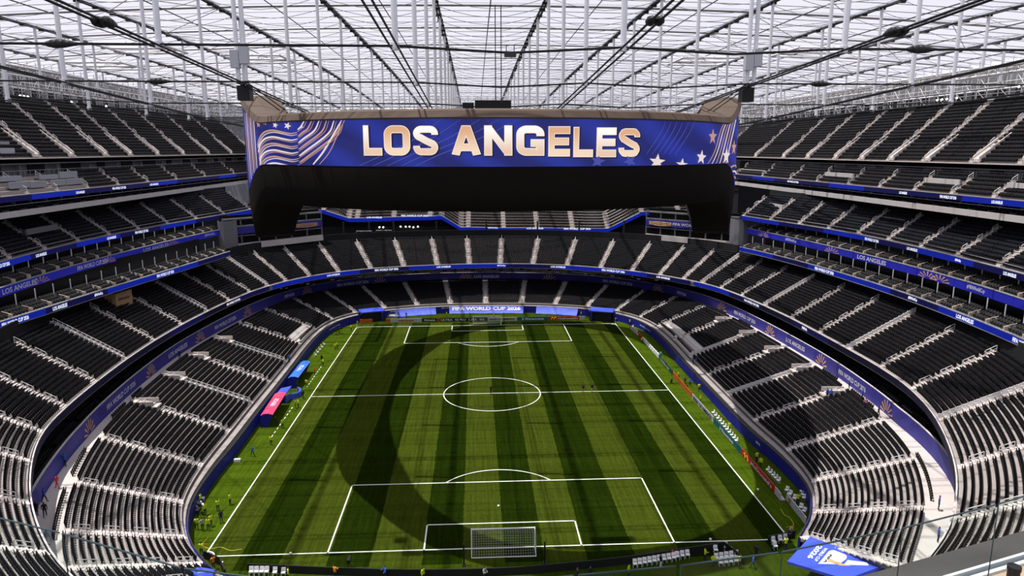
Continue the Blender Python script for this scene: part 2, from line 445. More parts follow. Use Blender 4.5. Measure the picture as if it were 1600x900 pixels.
# ---- lower bowl
A_PX = [px2((-37.6, -69.5, 7.2), (-29.0, -60.0, 2.2)), ((97, 900), (322, 888)), ((90, 845), (283, 845)), ((115, 760), (275, 785)), ((145, 687), (310, 733)), ((210, 629), (363, 671)), ((255, 586), (395, 629)), ((291, 556), (422, 597)),
        ((335, 530), (450, 566)), ((371, 509), (468, 537)), ((414, 486), (495, 512)), ((455, 469), (516, 499)), ((505, 457), (552, 487)), ((560, 449), (601, 482)), ((634, 442), (652, 476)),
        ((694, 440), (702, 475)), ((759, 439), (759, 474)), ((820, 440), (815, 474)), ((882, 441), (869, 475)), ((954, 447), (917, 479)), ((1010, 456), (966, 484)), ((1062, 466), (1004, 496)),
        ((1102, 480), (1026, 506)), ((1147, 500), (1055, 531)), ((1180, 520), (1076, 559)), ((1227, 547), (1106, 585)), ((1270, 573), (1138, 617)), ((1322, 611), (1172, 656)), ((1382, 661), (1235, 707)),
        ((1437, 720), (1282, 750)), ((1457, 800), (1277, 808)), ((1420, 892), (1256, 838))]
AF = smooth([at_z(*f, 2.2) for b, f in A_PX], 1)
AFAR = [1 if 12 <= i <= 20 else (.5 if i in (11, 21) else 0) for i in range(len(A_PX))]
AB = np.array([at_z(*b, 7.2 - 1.1 * w) for (b, f), w in zip(A_PX, AFAR)])
for i, w in enumerate(AFAR):         # the end stand is as deep as the sides
    if w == 1:
        AB[i] = at_z(*A_PX[i][0], 6.1)
AB = smooth(AB, 1)
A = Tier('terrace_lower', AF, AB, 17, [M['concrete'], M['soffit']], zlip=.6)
# ---- middle bowl
B_PX = [px2((-26, -92, 19), (-30.5, -79.5, 13)), ((-60, 880), (62, 868)), ((-60, 780), (38, 790)), ((-40, 680), (45, 712)), ((-60, 630), (58, 676)), ((-30, 575), (98, 638)), ((20, 536), (147, 597)), ((82, 506), (197, 560)), ((140, 480), (239, 532)),
        ((202, 465), (284, 506)), ((230, 437), (325, 485)), ((287, 429), (360, 469)), ((320, 417), (390, 455)), ((349, 404), (422, 446)), ((380, 396), (442, 440)), ((436, 387), (484, 431)), ((491, 380), (526, 425)),
        ((551, 377), (579, 419)), ((616, 374), (631, 416)), ((674, 374), (682, 414)), ((736, 372), (737, 412)), ((777, 372), (777, 412)), ((839, 372), (834, 412)), ((895, 375), (886, 414)), ((961, 376), (939, 418)),
        ((1021, 380), (990, 423)), ((1077, 384), (1031, 429)), ((1132, 395), (1072, 437)), ((1167, 398), (1095, 441)), ((1192, 412), (1125, 449)), ((1230, 424), (1157, 461)), ((1280, 431), (1194, 477)),
        ((1317, 452), (1236, 496)), ((1370, 472), (1281, 520)), ((1447, 482), (1324, 545)), ((1490, 520), (1379, 572)), ((1550, 549), (1427, 609)), ((1640, 572), (1469, 645)), ((1620, 713), (1512, 745)), ((1640, 795), (1497, 815)), ((1650, 850), (1450, 890)), px2((26, -95, 19), (25, -83.8, 13))]
BF = smooth([at_z(*f, 13.0) for b, f in B_PX], 1)
BN = normals(BF)
BB = []
for i, (b, f) in enumerate(B_PX):
    e = at_z(*b, 19.0); base = BF[i][:2] + BN[i] * 11.5
    w = .55 if 5 <= i <= 36 and not 19 <= i <= 23 else .15
    BB.append([base[0] * (1 - w) + e[0] * w, base[1] * (1 - w) + e[1] * w, 19.0])
BB = smooth(BB, 2)
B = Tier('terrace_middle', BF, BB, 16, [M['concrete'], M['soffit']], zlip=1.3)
# ---- third tier, left and right
C_L = [(-40, 420), (15, 404), (72, 390), (124, 376), (172, 366), (216, 359), (261, 350), (306, 341), (350, 336), (392, 327)]
C_R = [(1160, 337), (1202, 344), (1250, 350), (1295, 357), (1340, 365), (1386, 375), (1436, 386), (1491, 399), (1560, 416), (1630, 436)]
CFL = smooth([at_z(*p, 29.0) for p in C_L], 2); CFR = smooth([at_z(*p, 29.0) for p in C_R], 2)
CBL = withz(offs(CFL, 7.2), 33.6); CBR = withz(offs(CFR, 7.2), 33.6)
CTL = Tier('terrace_third_left', CFL, CBL, 10, [M['concrete'], M['soffit']], zlip=.8)
CTR = Tier('terrace_third_right', CFR, CBR, 10, [M['concrete'], M['soffit']], zlip=.8)
# ---- fourth (short) tier and top tier run straight along the sides
def lineX(X, xs, z):                    # aisles on the plane X seen on bearings xs
    out = []
    for x in xs:
        d = ray(x, 250); t = (X - CAM[0]) / d[0]; out.append([X, CAM[1] + d[1] * t, z])
    return np.array(out)
DFL = lineX(-75, (-60, -10, 40, 88, 136, 184, 231, 276, 321, 366, 410), 38.4); DFR = lineX(75, (1150, 1190, 1234, 1276, 1325, 1375, 1430, 1489, 1556, 1625), 38.2)
DTL = Tier('terrace_fourth_left', DFL, withz(offs(DFL, 4.2), 40.9), 5, [M['concrete'], M['soffit']], zlip=.7, sub=2)
DTR = Tier('terrace_fourth_right', DFR, withz(offs(DFR, 4.2), 40.7), 5, [M['concrete'], M['soffit']], zlip=.7, sub=2)
EFL = lineX(-80, (-70, 0, 66, 120, 172, 210, 252, 291, 330, 365, 400), 44.1); EFR = lineX(80, (1120, 1177, 1220, 1257, 1300, 1340, 1385, 1440, 1515, 1592, 1670), 43.2)
ETL = Tier('terrace_top_left', EFL, withz(offs(EFL, 12.0), 55.0), 17, [M['concrete'], M['soffit']], zlip=1.0, sub=2)
ETR = Tier('terrace_top_right', EFR, withz(offs(EFR, 12.0), 53.6), 17, [M['concrete'], M['soffit']], zlip=1.0, sub=2)
# ---- upper tier of the far end, stepped balcony line
FE_PX = [(380, 331), (505, 328), (545, 341), (690, 337), (720, 355), (950, 357), (1003, 331), (1110, 327)]
FF = np.array([at_y(x, y, 90.0) for x, y in FE_PX])

A_idx = range(len(A_PX)); B_idx = range(len(B_PX))
A.aisles(A_idx, long_idx=(6, 8, 24, 26), mat_step=M['concrete_light'])
B.aisles(B_idx, long_idx=(7, 10, 13, 28, 31, 34, 37))
CTL.aisles(range(10), width=.9, rail_rows=2, gap=1, r=.05, rail_mat=M['grey_rail']); CTR.aisles(range(10), width=.9, rail_rows=2, gap=1, r=.05)
DTL.aisles(range(11), width=.9, rail_rows=2, gap=1, r=.05, start=0); DTR.aisles(range(10), width=.9, rail_rows=2, gap=1, r=.05, start=0)
ETL.aisles(range(11), width=1.3, rail_rows=2, gap=1, r=.05); ETR.aisles(range(11), width=1.3, rail_rows=2, gap=1, r=.05)

a_s = A.seats(block=lambda j, i: j in (9, 22, 23) and i < 4)
for j in (9, 22, 23):                              # accessible platforms cut into the front rows
    w = MB(); us = np.linspace(j + .06, j + .94, 7)
    for a, b in zip(us[:-1], us[1:]):
        p, q = A.pt(a, 0, .3), A.pt(b, 0, .3); r_, t_ = A.pt(a, 3, .95), A.pt(b, 3, .95); z0 = p[2] + .02; z1 = A.pt(j, 4)[2] + .25
        w.quad((p[0], p[1], z0 + .3), (q[0], q[1], z0 + .3), (t_[0], t_[1], z0 + .3), (r_[0], r_[1], z0 + .3)); w.quad((p[0], p[1], z0), (q[0], q[1], z0), (q[0], q[1], z0 + .3), (p[0], p[1], z0 + .3))
        r0, t0 = A.pt(a, 2, .2), A.pt(b, 2, .2); w.quad((r0[0], r0[1], z0 + .3), (t0[0], t0[1], z0 + .3), (t_[0], t_[1], z1), (r_[0], r_[1], z1))
    w.build('platform', M['slab'], A.obj)
    for u in np.linspace(j + .1, j + .9, 16):
        p = A.pt(u, 0, .75); q = A.pt(u + .02, 0, .75); a_s = np.vstack([a_s, (p[0], p[1], p[2] + .3, math.atan2(q[1] - p[1], q[0] - p[0]) + math.pi, j, 0)])
# the individually built seats: nearest ones in the lower corner blocks
d2 = np.linalg.norm(a_s[:, :3] - CAM, axis=1)
vis = np.array([0 < px(p)[0] < 1600 and px(p)[1] < 893 for p in a_s[:, :3]])
right = a_s[:, 0] > 0
order = np.argsort(np.where(vis & right & (a_s[:, 4] == 29), d2, 1e9))[:300]
pick = np.zeros(len(a_s), bool); pick[order] = True
seat_me = bpy.data.meshes.new('stadium_seat'); seat_me.from_pydata([tuple(v) for v in SEAT_NEAR[0]], [], [tuple(int(i) for i in q) for q in SEAT_NEAR[1]]); seat_me.materials.append(M['seat'])
ONES = 'first second third fourth fifth sixth seventh eighth ninth tenth eleventh twelfth thirteenth fourteenth fifteenth sixteenth seventeenth eighteenth nineteenth'.split()
def ordinal(n):                                     # 1 -> first
    if n < 20: return ONES[n - 1]
    t = ('twenty', 'thirty', 'forty', 'fifty')[n // 10 - 2]
    return t[:-1] + 'ieth' if n % 10 == 0 else t + '-' + ONES[n % 10 - 1]
run = {}
for k, q in enumerate(a_s):
    key = (int(q[4]), int(q[5])); run[key] = run.get(key, 0) + 1
    if not pick[k]: continue
    o = link('stadium_seat', seat_me); o.location = q[:3]; o.rotation_euler = (0, 0, q[3])
    tag(o, f'black seat in near right block, {ordinal(int(q[5]) + 1)} row up, {ordinal(run[key])} from the aisle', 'seat', 'black seats of the near right corner block')
rest = a_s[~pick]
def spread(name, T, arr, m, label):
    if len(arr): scatter(name, T, arr[:, :3], arr[:, 3], np.ones(len(arr)), m, label)
nearA = (rest[:, 4] < 4) | (rest[:, 4] >= 28)
spread('stadium_seats', SEAT_NEAR, rest[(rest[:, 0] < 0) & nearA], M['seat'], 'rows of black seats in the sunlit near left corner of the lower bowl')
spread('stadium_seats', SEAT_NEAR, rest[(rest[:, 0] >= 0) & nearA], M['seat'], 'remaining rows of black seats in the sunlit near right corner of the lower bowl')
spread('stadium_seats', SEAT_MID, rest[(rest[:, 0] < 0) & (rest[:, 1] < 58) & ~nearA], M['seat'], 'rows of black folding seats along the left side of the lower bowl')
spread('stadium_seats', SEAT_MID, rest[(rest[:, 0] >= 0) & (rest[:, 1] < 58) & ~nearA], M['seat'], 'rows of black folding seats along the right side of the lower bowl')
spread('stadium_seats', SEAT_FAR, rest[rest[:, 1] >= 58], M['seat'], 'rows of black seats in the lower bowl behind the far goal')
b_s = B.seats()
nearB = (b_s[:, 4] < 4) | (b_s[:, 4] >= 37)
spread('stadium_seats', SEAT_NEAR, b_s[(b_s[:, 0] < 0) & nearB], M['seat'], 'rows of black seats in the near left corner of the middle tier')
spread('stadium_seats', SEAT_NEAR, b_s[(b_s[:, 0] >= 0) & nearB], M['seat'], 'rows of black seats in the near right corner of the middle tier')
spread('stadium_seats', SEAT_MID, b_s[(b_s[:, 0] < 0) & (b_s[:, 1] < 50) & ~nearB], M['seat'], 'rows of black seats in the left middle tier under the suite balconies')
spread('stadium_seats', SEAT_MID, b_s[(b_s[:, 0] >= 0) & (b_s[:, 1] < 50) & ~nearB], M['seat'], 'rows of black seats in the right middle tier under the suite balconies')
spread('stadium_seats', SEAT_FAR, b_s[b_s[:, 1] >= 50], M['seat'], 'rows of black seats in the middle tier of the far end below the video board')
spread('stadium_seats', SEAT_FAR, CTL.seats(), M['seat_deep'], 'rows of dark navy seats in the left third tier above the suites')
spread('stadium_seats', SEAT_FAR, CTR.seats(), M['seat_deep'], 'rows of dark navy seats in the right third tier above the suites')
spread('stadium_seats', SEAT_FAR, DTL.seats(sections=range(4, 10)), M['seat'], 'short rows of black seats in the left fourth tier behind the thin ribbon')
spread('stadium_seats', SEAT_FAR, DTR.seats(), M['seat'], 'short rows of black seats in the right fourth tier behind the thin ribbon')
spread('stadium_seats', SEAT_FAR, ETL.seats(), M['seat'], 'steep rows of black seats in the left top tier under the roof')
spread('stadium_seats', SEAT_FAR, ETR.seats(), M['seat'], 'steep rows of black seats in the right top tier under the roof')

# ================================================================== WALLS, CONCOURSES, BALCONIES
AFs, ABs, BFs, BBs = A.Fs, A.Bs, B.Fs, B.Bs
FK = np.interp(A.U, [0, 2.2, 4.5, 27.5, 29.5, 31], [.25, .25, 1, 1, .3, .3])          # the front walkway narrows at the near corners
def offk(d): Q = AFs.copy(); Q[:, :2] += normals(AFs) * (FK * d)[:, None]; return Q
WF = withz(offk(-2.0), 0)
w = MB(); wall(w, WF, 0, 1.75, .25)
wall_blue = w.build('wall_pitchside', M['wall_blue'], kind='structure')
w = MB(); deck(w, offk(-1.0), offs(AFs, .05), 1.45, 1.75); w.build('front_walkway', M['concrete'], wall_blue)
w = MB(); wall(w, offs(WF, .03), 1.75, 1.95, .12); w.build('wall_capping', M['steel_dark'], wall_blue)
w = MB(); deck(w, offs(WF, .2), offk(-1.0), 1.3, 1.6); w.build('black_band', M['black'], wall_blue)  # flat black band between the wall and the walkway
w = MB(); wall(w, offs(AFs, -.03), 1.0, 2.2, .02); w.build('front_riser', M['concrete_dark'], wall_blue)

nU = len(ABs); wid = np.full(nU, 1.9)
for k in range(nU):
    u = A.U[k]
    if u < 4: wid[k] = 1.9 + 2.4 * (4 - u) / 3
    if u > 28: wid[k] = 1.9 + 2.8 * (u - 28) / 3
FA = ABs.copy(); FA[:, :2] += normals(ABs) * wid[:, None]
w = MB()
for k in range(nU - 1):
    a, b, c, d = ABs[k], ABs[k + 1], FA[k + 1], FA[k]
    w.hexa([(*a[:2], a[2] - .4), (*b[:2], b[2] - .4), (*c[:2], c[2] - .4), (*d[:2], d[2] - .4), tuple(a), tuple(b), tuple(c), tuple(d)])
conc = w.build('concourse_floor', M['concrete_light'], kind='structure')
w = MB(); FA2 = offs(FA, .25)
for k in range(nU - 1):
    a, b, c, d = FA[k], FA[k + 1], FA2[k + 1], FA2[k]; h = 2.35
    w.hexa([tuple(a), tuple(b), tuple(c), tuple(d), (*a[:2], a[2] + h), (*b[:2], b[2] + h), (*c[:2], c[2] + h), (*d[:2], d[2] + h)])
fascia = w.build('printed_fascia', M['fascia'])
tag(fascia, 'long purple blue printed wall band curving behind the lower bowl', 'banner')
w = MB()
for k in range(nU - 1):
    a, b, c, d = FA[k] + (0, 0, 2.35), FA[k + 1] + (0, 0, 2.35), FA2[k + 1] + (0, 0, 2.35), FA2[k] + (0, 0, 2.35)
    w.hexa([tuple(a), tuple(b), tuple(c), tuple(d), tuple(a + (0, 0, .07)), tuple(b + (0, 0, .07)), tuple(c + (0, 0, .07)), tuple(d + (0, 0, .07))])
w.build('top_rail', M['slab'], fascia)
# club level behind the fascia, under the middle tier
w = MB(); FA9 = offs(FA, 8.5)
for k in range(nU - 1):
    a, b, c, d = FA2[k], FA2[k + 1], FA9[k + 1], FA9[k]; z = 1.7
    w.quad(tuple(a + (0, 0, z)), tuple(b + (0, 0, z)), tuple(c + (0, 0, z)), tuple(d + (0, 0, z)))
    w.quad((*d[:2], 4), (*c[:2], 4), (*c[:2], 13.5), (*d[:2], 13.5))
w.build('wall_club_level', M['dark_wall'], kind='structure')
pts = []
for rr, dz in ((1.2, 1.7), (2.2, 1.9), (3.2, 2.2)):
    P = resamp(offs(FA, rr), .62)
    an = np.unwrap(np.arctan2(np.gradient(P[:, 1]), np.gradient(P[:, 0]))) + math.pi
    for k in range(len(P)):
        if k % 14 < 12: pts.append((P[k][0], P[k][1], P[k][2] + dz, an[k]))
pts = np.array(pts)
spread('club_seats', SEAT_FAR, pts, M['seat'], 'shaded black club seats behind the purple wall band under the middle tier')
# concourse wheelchair platforms / stub seats behind the lower bowl
pts = []
for u0, u1 in ((3.2, 3.75), (5.15, 5.45), (4.55, 4.9), (26.2, 26.6), (27.05, 27.6), (28.9, 29.8), (23.2, 23.6), (22.3, 22.7), (1.9, 2.9)):
    for u in np.arange(u0, u1, .05):
        p = catmull(AB, u); q = catmull(AB, u + .02); a = math.atan2(q[1] - p[1], q[0] - p[0]); n = (-math.sin(a), math.cos(a))
        pts.append((p[0] + n[0] * .7, p[1] + n[1] * .7, p[2], a + math.pi))
spread('folding_chairs', SEAT_NEAR, np.array(pts), M['seat'], 'loose black chairs set out on the concourse platforms behind the lower bowl')
# small stair boxes (vomitories) that cut into the top of the lower bowl
for j in (5, 6, 7, 8, 23, 24, 25, 26, 27):
    b, f = AB[j], AF[j]; d = (b - f)[:2]; d = d / np.linalg.norm(d); ang = math.atan2(d[1], d[0]); l = (-d[1], d[0])
    v = MB()
    for k in (-1, 1): v.box((b[0] - d[0] * 1.6 + l[0] * k * 1.0, b[1] - d[1] * 1.6 + l[1] * k * 1.0, b[2] + .1), (3.6, .14, .7), ang)
    for t in range(5): v.box((b[0] - d[0] * (3.4 - t * .8), b[1] - d[1] * (3.4 - t * .8), b[2] - .55 + t * .16), (.8, 1.9, .25), ang)
    v.build('stair_box', M['concrete_light'], A.obj)

def led(P, z0, z1, label, pattern, seg=14.0, name='led_ribbon', off=-.14, th=.12, zs=None):
    """LED ribbon in panels along P; pattern is a string of b / n (bright or navy)"""
    e = empty(name, (float(P[len(P) // 2][0]), float(P[len(P) // 2][1]), z0)); tag(e, label, 'display')
    inv = Matrix.Translation(-e.location)
    S = arcl(P); n = max(1, int(round(S[-1] / seg)))
    for i in range(n):
        s0, s1 = S[-1] * i / n, S[-1] * (i + 1) / n
        q = [along(P, S, s) for s in np.linspace(s0, s1, max(2, int((s1 - s0) / 2.5) + 1))]
        q = offs(np.array(q), off - th); b = MB(); wall(b, q, z0, z1, th)
        o = b.build('led_panel', {'b': M['led'], 'n': M['led_navy'], 'd': M['led_dark']}[pattern[i % len(pattern)]], e); o.matrix_parent_inverse = inv
    return e
def ltext(e, text, P, x0, x1, z0, h, m=None, off=-.30, bold=.03):
    S = arcl(P); s0, s1 = s_at_px(P, S, x0), s_at_px(P, S, x1)
    o = text_on_curve(text, P, s0, s1 - s0, z0, h, m or M['led_white'], e, off=off, bold=bold)
    o.matrix_parent_inverse = Matrix.Translation(-e.location)
    return o
# ribbon on the edge of the middle tier: one run per side and end
far = (BFs[:, 1] > 44)
iL = [k for k in range(len(BFs)) if BFs[k][0] < 0 and not far[k]]; iR = [k for k in range(len(BFs)) if BFs[k][0] >= 0 and not far[k]]; iF = [k for k in range(len(BFs)) if far[k]]
PL, PR, PF = BFs[iL], BFs[iR], BFs[iF]
w = MB(); wall(w, offs(BFs, -.26), 12.95, 13.05, .14); w.build('edge_rail', M['slab'], B.obj)
rl = led(PL, 12.0, 12.95, 'dark LED ribbon on the front edge of the left middle tier', 'ddddddndnb')
rr_ = led(PR, 12.0, 12.95, 'dark LED ribbon on the front edge of the right middle tier', 'bndndddddd')
rf = led(PF, 11.9, 12.95, 'blue LED ribbon along the middle tier of the far end', 'bbnbbn')
W26 = 'FIFA WORLD CUP 2026'
ltext(rf, W26, PF, 585, 622, 12.15, .6); ltext(rf, 'LOS ANGELES', PF, 682, 704, 12.2, .5); ltext(rf, W26, PF, 941, 977, 12.15, .6); ltext(rf, 'LOS ANGELES', PF, 861, 884, 12.2, .5)
ltext(rf, 'LOS ANGELES', PF, 510, 530, 12.2, .5); ltext(rf, 'LOS ANGELES', PF, 1027, 1048, 12.2, .5); ltext(rf, '#FIFAWorldCup', PF, 777, 790, 12.2, .5)
ltext(rl, W26, PL, 352, 373, 12.2, .5); ltext(rr_, W26, PR, 1165, 1188, 12.2, .5); ltext(rr_, 'FIFA', PR, 1256, 1264, 12.2, .5)
# print on the fascia band
def ftext(text, x0, x1, dz=.75, h=.85, m=None):
    S = arcl(FA); s0, s1 = s_at_px(FA, S, x0), s_at_px(FA, S, x1)
    z = np.interp((s0 + s1) / 2, S, FA[:, 2]); text_on_curve(text, FA, s0, s1 - s0, z + dz, h, m or M['print_white'], fascia)
for t, x0, x1 in ((W26, 168, 212), ('LOS ANGELES', 264, 293), (W26, 336, 369), ('FIFA26', 445, 460), (W26, 527, 576), ('LOS ANGELES', 741, 780), (W26, 942, 988), ('FIFA26', 1058, 1072), (W26, 1147, 1180), ('LOS ANGELES', 1228, 1257), (W26, 1310, 1352)): ftext(t, x0, x1)
def burst(P, x, zc, R, m, parent, off=-.05, half=True, nrib=7, sq=1.0):
    """fan of gold strokes printed on a band"""
    S = arcl(P); s = s_at_px(P, S, x); Q = offs(P, off); b = MB()
    for k in range(nrib):
        a = math.pi * (k + .5) / nrib; da = .10
        pts = []
        for r, t in ((R * .3, a - da), (R, a - da * .8), (R, a + da * .8), (R * .3, a + da)):
            c = along(Q, S, s + r * math.cos(t) * sq); pts.append((c[0], c[1], zc + r * math.sin(t)))
        b.poly(pts)
    o = b.build('fan_motif', m, parent)
    o.matrix_parent_inverse = Matrix.Translation(-parent.location)
for x in (140, 236, 313, 387, 480, 594, 728, 858, 1028, 1128, 1203, 1283, 1385): 
    S = arcl(FA); z = np.interp(s_at_px(FA, S, x), S, FA[:, 2]); burst(FA, x, z + .1, 2.1, M['print_gold'], fascia)

# ---------------------------------------------------------------- back wall of the middle tier
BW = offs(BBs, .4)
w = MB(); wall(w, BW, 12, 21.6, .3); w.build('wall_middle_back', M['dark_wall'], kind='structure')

# ---------------------------------------------------------------- suite balconies on both sides
post_me = None
def suite_side(side, S1px, S2px, CF, s1txt, s2txt, gold):
    s1 = resamp(sample(smooth([at_z(*p, 22.0) for p in S1px], 2), 6), 2.0); s2 = resamp(sample(smooth([at_z(*p, 25.6) for p in S2px], 2), 6), 2.0)
    c = CF
    rib1 = led(withz(s1, 0), 21.1, 22.0, f'blue LED ribbon on the lower suite balcony of the {side} stand', 'bnb')
    w = MB(); wall(w, offs(withz(s1, 0), -.3), 22.0, 22.12, .3); wall(w, offs(withz(s1, 0), -.3), 21.0, 21.1, .3); st = w.build(f'suite_floor_{side}_lower', M['grey_rail'], kind='structure')
    w = MB(); deck(w, withz(s1, 0), offs(withz(s1, 0), 7.5), 21.1, 21.95); w.build('deck', M['concrete_dark'], st)
    w = MB(); wall(w, offs(withz(s1, 0), 7.0), 21.1, 25.0, .2); w.build('suite_glazing', M['off_screen'], st)
    w = MB(); wall(w, offs(withz(s2, 0), -.2), 24.55, 25.85, .2); ban = w.build('suite_banner', M['fascia2'])
    tag(ban, f'deep blue printed band between the two suite balconies of the {side} stand', 'banner')
    w = MB(); wall(w, offs(withz(s2, 0), -.25), 25.85, 25.95, .3); st2 = w.build(f'suite_floor_{side}_upper', M['grey_rail'], kind='structure')
    w = MB(); deck(w, withz(s2, 0), offs(withz(s2, 0), 5.0), 24.7, 25.82); w.build('deck', M['concrete_dark'], st2)
    w = MB(); wall(w, offs(withz(s2, 0), 4.6), 24.6, 28.2, .2); w.build('suite_glazing', M['off_screen'], st2)
    pts = []
    for P, z, par, ztop in ((s1, 21.95, st, 24.6), (s2, 25.82, st2, 28.1)):
        S = arcl(P); s = 1.0
        pm = MB(); pm.tube((0, 0, 0), (0, 0, ztop - z), .09, 6); pmesh = None
        lm = MB(); lm.box((0, .35, .28), (.3, .5, .56), 0); lm.tube((0, .2, .55), (0, 1.7, .95), .06, 5); lmesh = None
        nn = normals(P)
        while s < S[-1]:
            q = along(P, S, s); n = along(np.c_[nn, nn], S, s)[:2]; a = math.atan2(n[1], n[0]) - math.pi / 2
            if pmesh is None:
                o = pm.build('post', M['steel_white'], par); pmesh = o.data; o2 = lm.build('partition', M['part_wall'], par); lmesh = o2.data
            else: o = link('post', pmesh, par); o2 = link('partition', lmesh, par)
            o.location = (q[0] + n[0] * 2.6, q[1] + n[1] * 2.6, z); o2.location = (q[0] + n[0] * .1, q[1] + n[1] * .1, z); o2.rotation_euler = (0, 0, a)
            for r_, dz in ((.6, -.15), (1.5, .15), (2.3, .45)):
                for t in (.7, 1.35, 2.0, 2.65, 3.3):
                    if s + t < S[-1]:
                        p = along(P, S, s + t); m_ = along(np.c_[nn, nn], S, s + t)[:2]; pts.append((p[0] + m_[0] * r_, p[1] + m_[1] * r_, z + dz, math.atan2(m_[1], m_[0]) + math.pi / 2))
            s += 4.0
    spread('suite_seats', SEAT_FAR, np.array(pts), M['suite_seat'], f'grey black suite chairs in pairs of rows on the {side} balconies')
    for t, x0, x1 in s1txt: ltext(rib1, t, withz(s1, 0), x0, x1, 21.25, .6)
    for t, x0, x1 in s2txt: text_on_curve(t, withz(s2, 0), s_at_px(s2, arcl(s2), x0), s_at_px(s2, arcl(s2), x1) - s_at_px(s2, arcl(s2), x0), 24.8, .8, M['print_white'], ban, off=-.27)
    for x in gold: burst(withz(s2, 0), x, 24.62, 1.15, M['print_gold'], ban, off=-.25, sq=2.2)
    P = withz(offs(c, 0), 0); P = resamp(sample(P, 4), 2.5)
    rib3 = led(P, 28.05, 28.95, f'blue LED ribbon on the front of the {side} third tier', 'bnbn')
    w = MB(); wall(w, offs(P, -.3), 28.95, 29.05, .3); w.path([tuple(p) for p in offs(withz(P, 29.75), -.1)], .05)
    w.build('edge_rail', M['grey_rail'], CTL.obj if side == 'left' else CTR.obj)
    return rib3, P
M['fascia2'] = mat('suite_band_glow', (.012, .014, .30), .6, emit=(.004, .005, .10), es=1.0)  # printed band, with a faint glow put into its colour
M['part_wall'] = mat('partition_tan', (.50, .40, .32), .7)
M['suite_seat'] = mat('suite_seat', (.030, .029, .028), .6, spec=.15)
S1L = [(-60, 522), (0, 503), (75, 480), (138, 460), (200, 440), (250, 426), (300, 412), (358, 393)]
S1R = [(1157, 386), (1200, 394), (1275, 414), (1350, 437), (1400, 452), (1450, 470), (1525, 497), (1600, 530), (1660, 556)]
S2L = [(-60, 473), (0, 452), (60, 433), (120, 415), (200, 393), (270, 376), (345, 360)]
S2R = [(1168, 358), (1200, 365), (1270, 380), (1342, 396), (1450, 424), (1520, 444), (1600, 470), (1660, 492)]
r3l, P3L = suite_side('left', S1L, S2L, CFL, [(W26, 33, 72), (W26, 260, 285), ('LOS ANGELES', 107, 128), ('#FIFAWorldCup', 168, 180)], [('LOS ANGELES', 0, 54), (W26, 118, 166), ('LOS ANGELES', 222, 261), ('#FIFAWorldCup', 318, 334)], (92, 190, 285))
r3r, P3R = suite_side('right', S1R, S2R, CFR, [(W26, 1262, 1290), ('#FIFAWorldCup', 1400, 1413), ('LOS ANGELES', 1470, 1495), (W26, 1551, 1597)], [('LOS ANGELES', 1342, 1387), ('#FIFAWorldCup', 1229, 1246), ('#FIFAWorldCup', 1514, 1542)], (1183, 1285, 1425, 1443, 1590))
ltext(r3l, W26, P3L, 25, 51, 28.2, .55); ltext(r3l, W26, P3L, 231, 250, 28.2, .55); ltext(r3l, 'LOS ANGELES', P3L, 190, 203, 28.2, .5); ltext(r3l, 'LOS ANGELES', P3L, 88, 103, 28.2, .5)
ltext(r3r, W26, P3R, 1332, 1352, 28.2, .55); ltext(r3r, 'LOS ANGELES', P3R, 1393, 1408, 28.2, .5); ltext(r3r, 'LOS ANGELES', P3R, 1530, 1548, 28.2, .5); ltext(r3r, '#FIFAWorldCup', P3R, 1462, 1470, 28.2, .5)

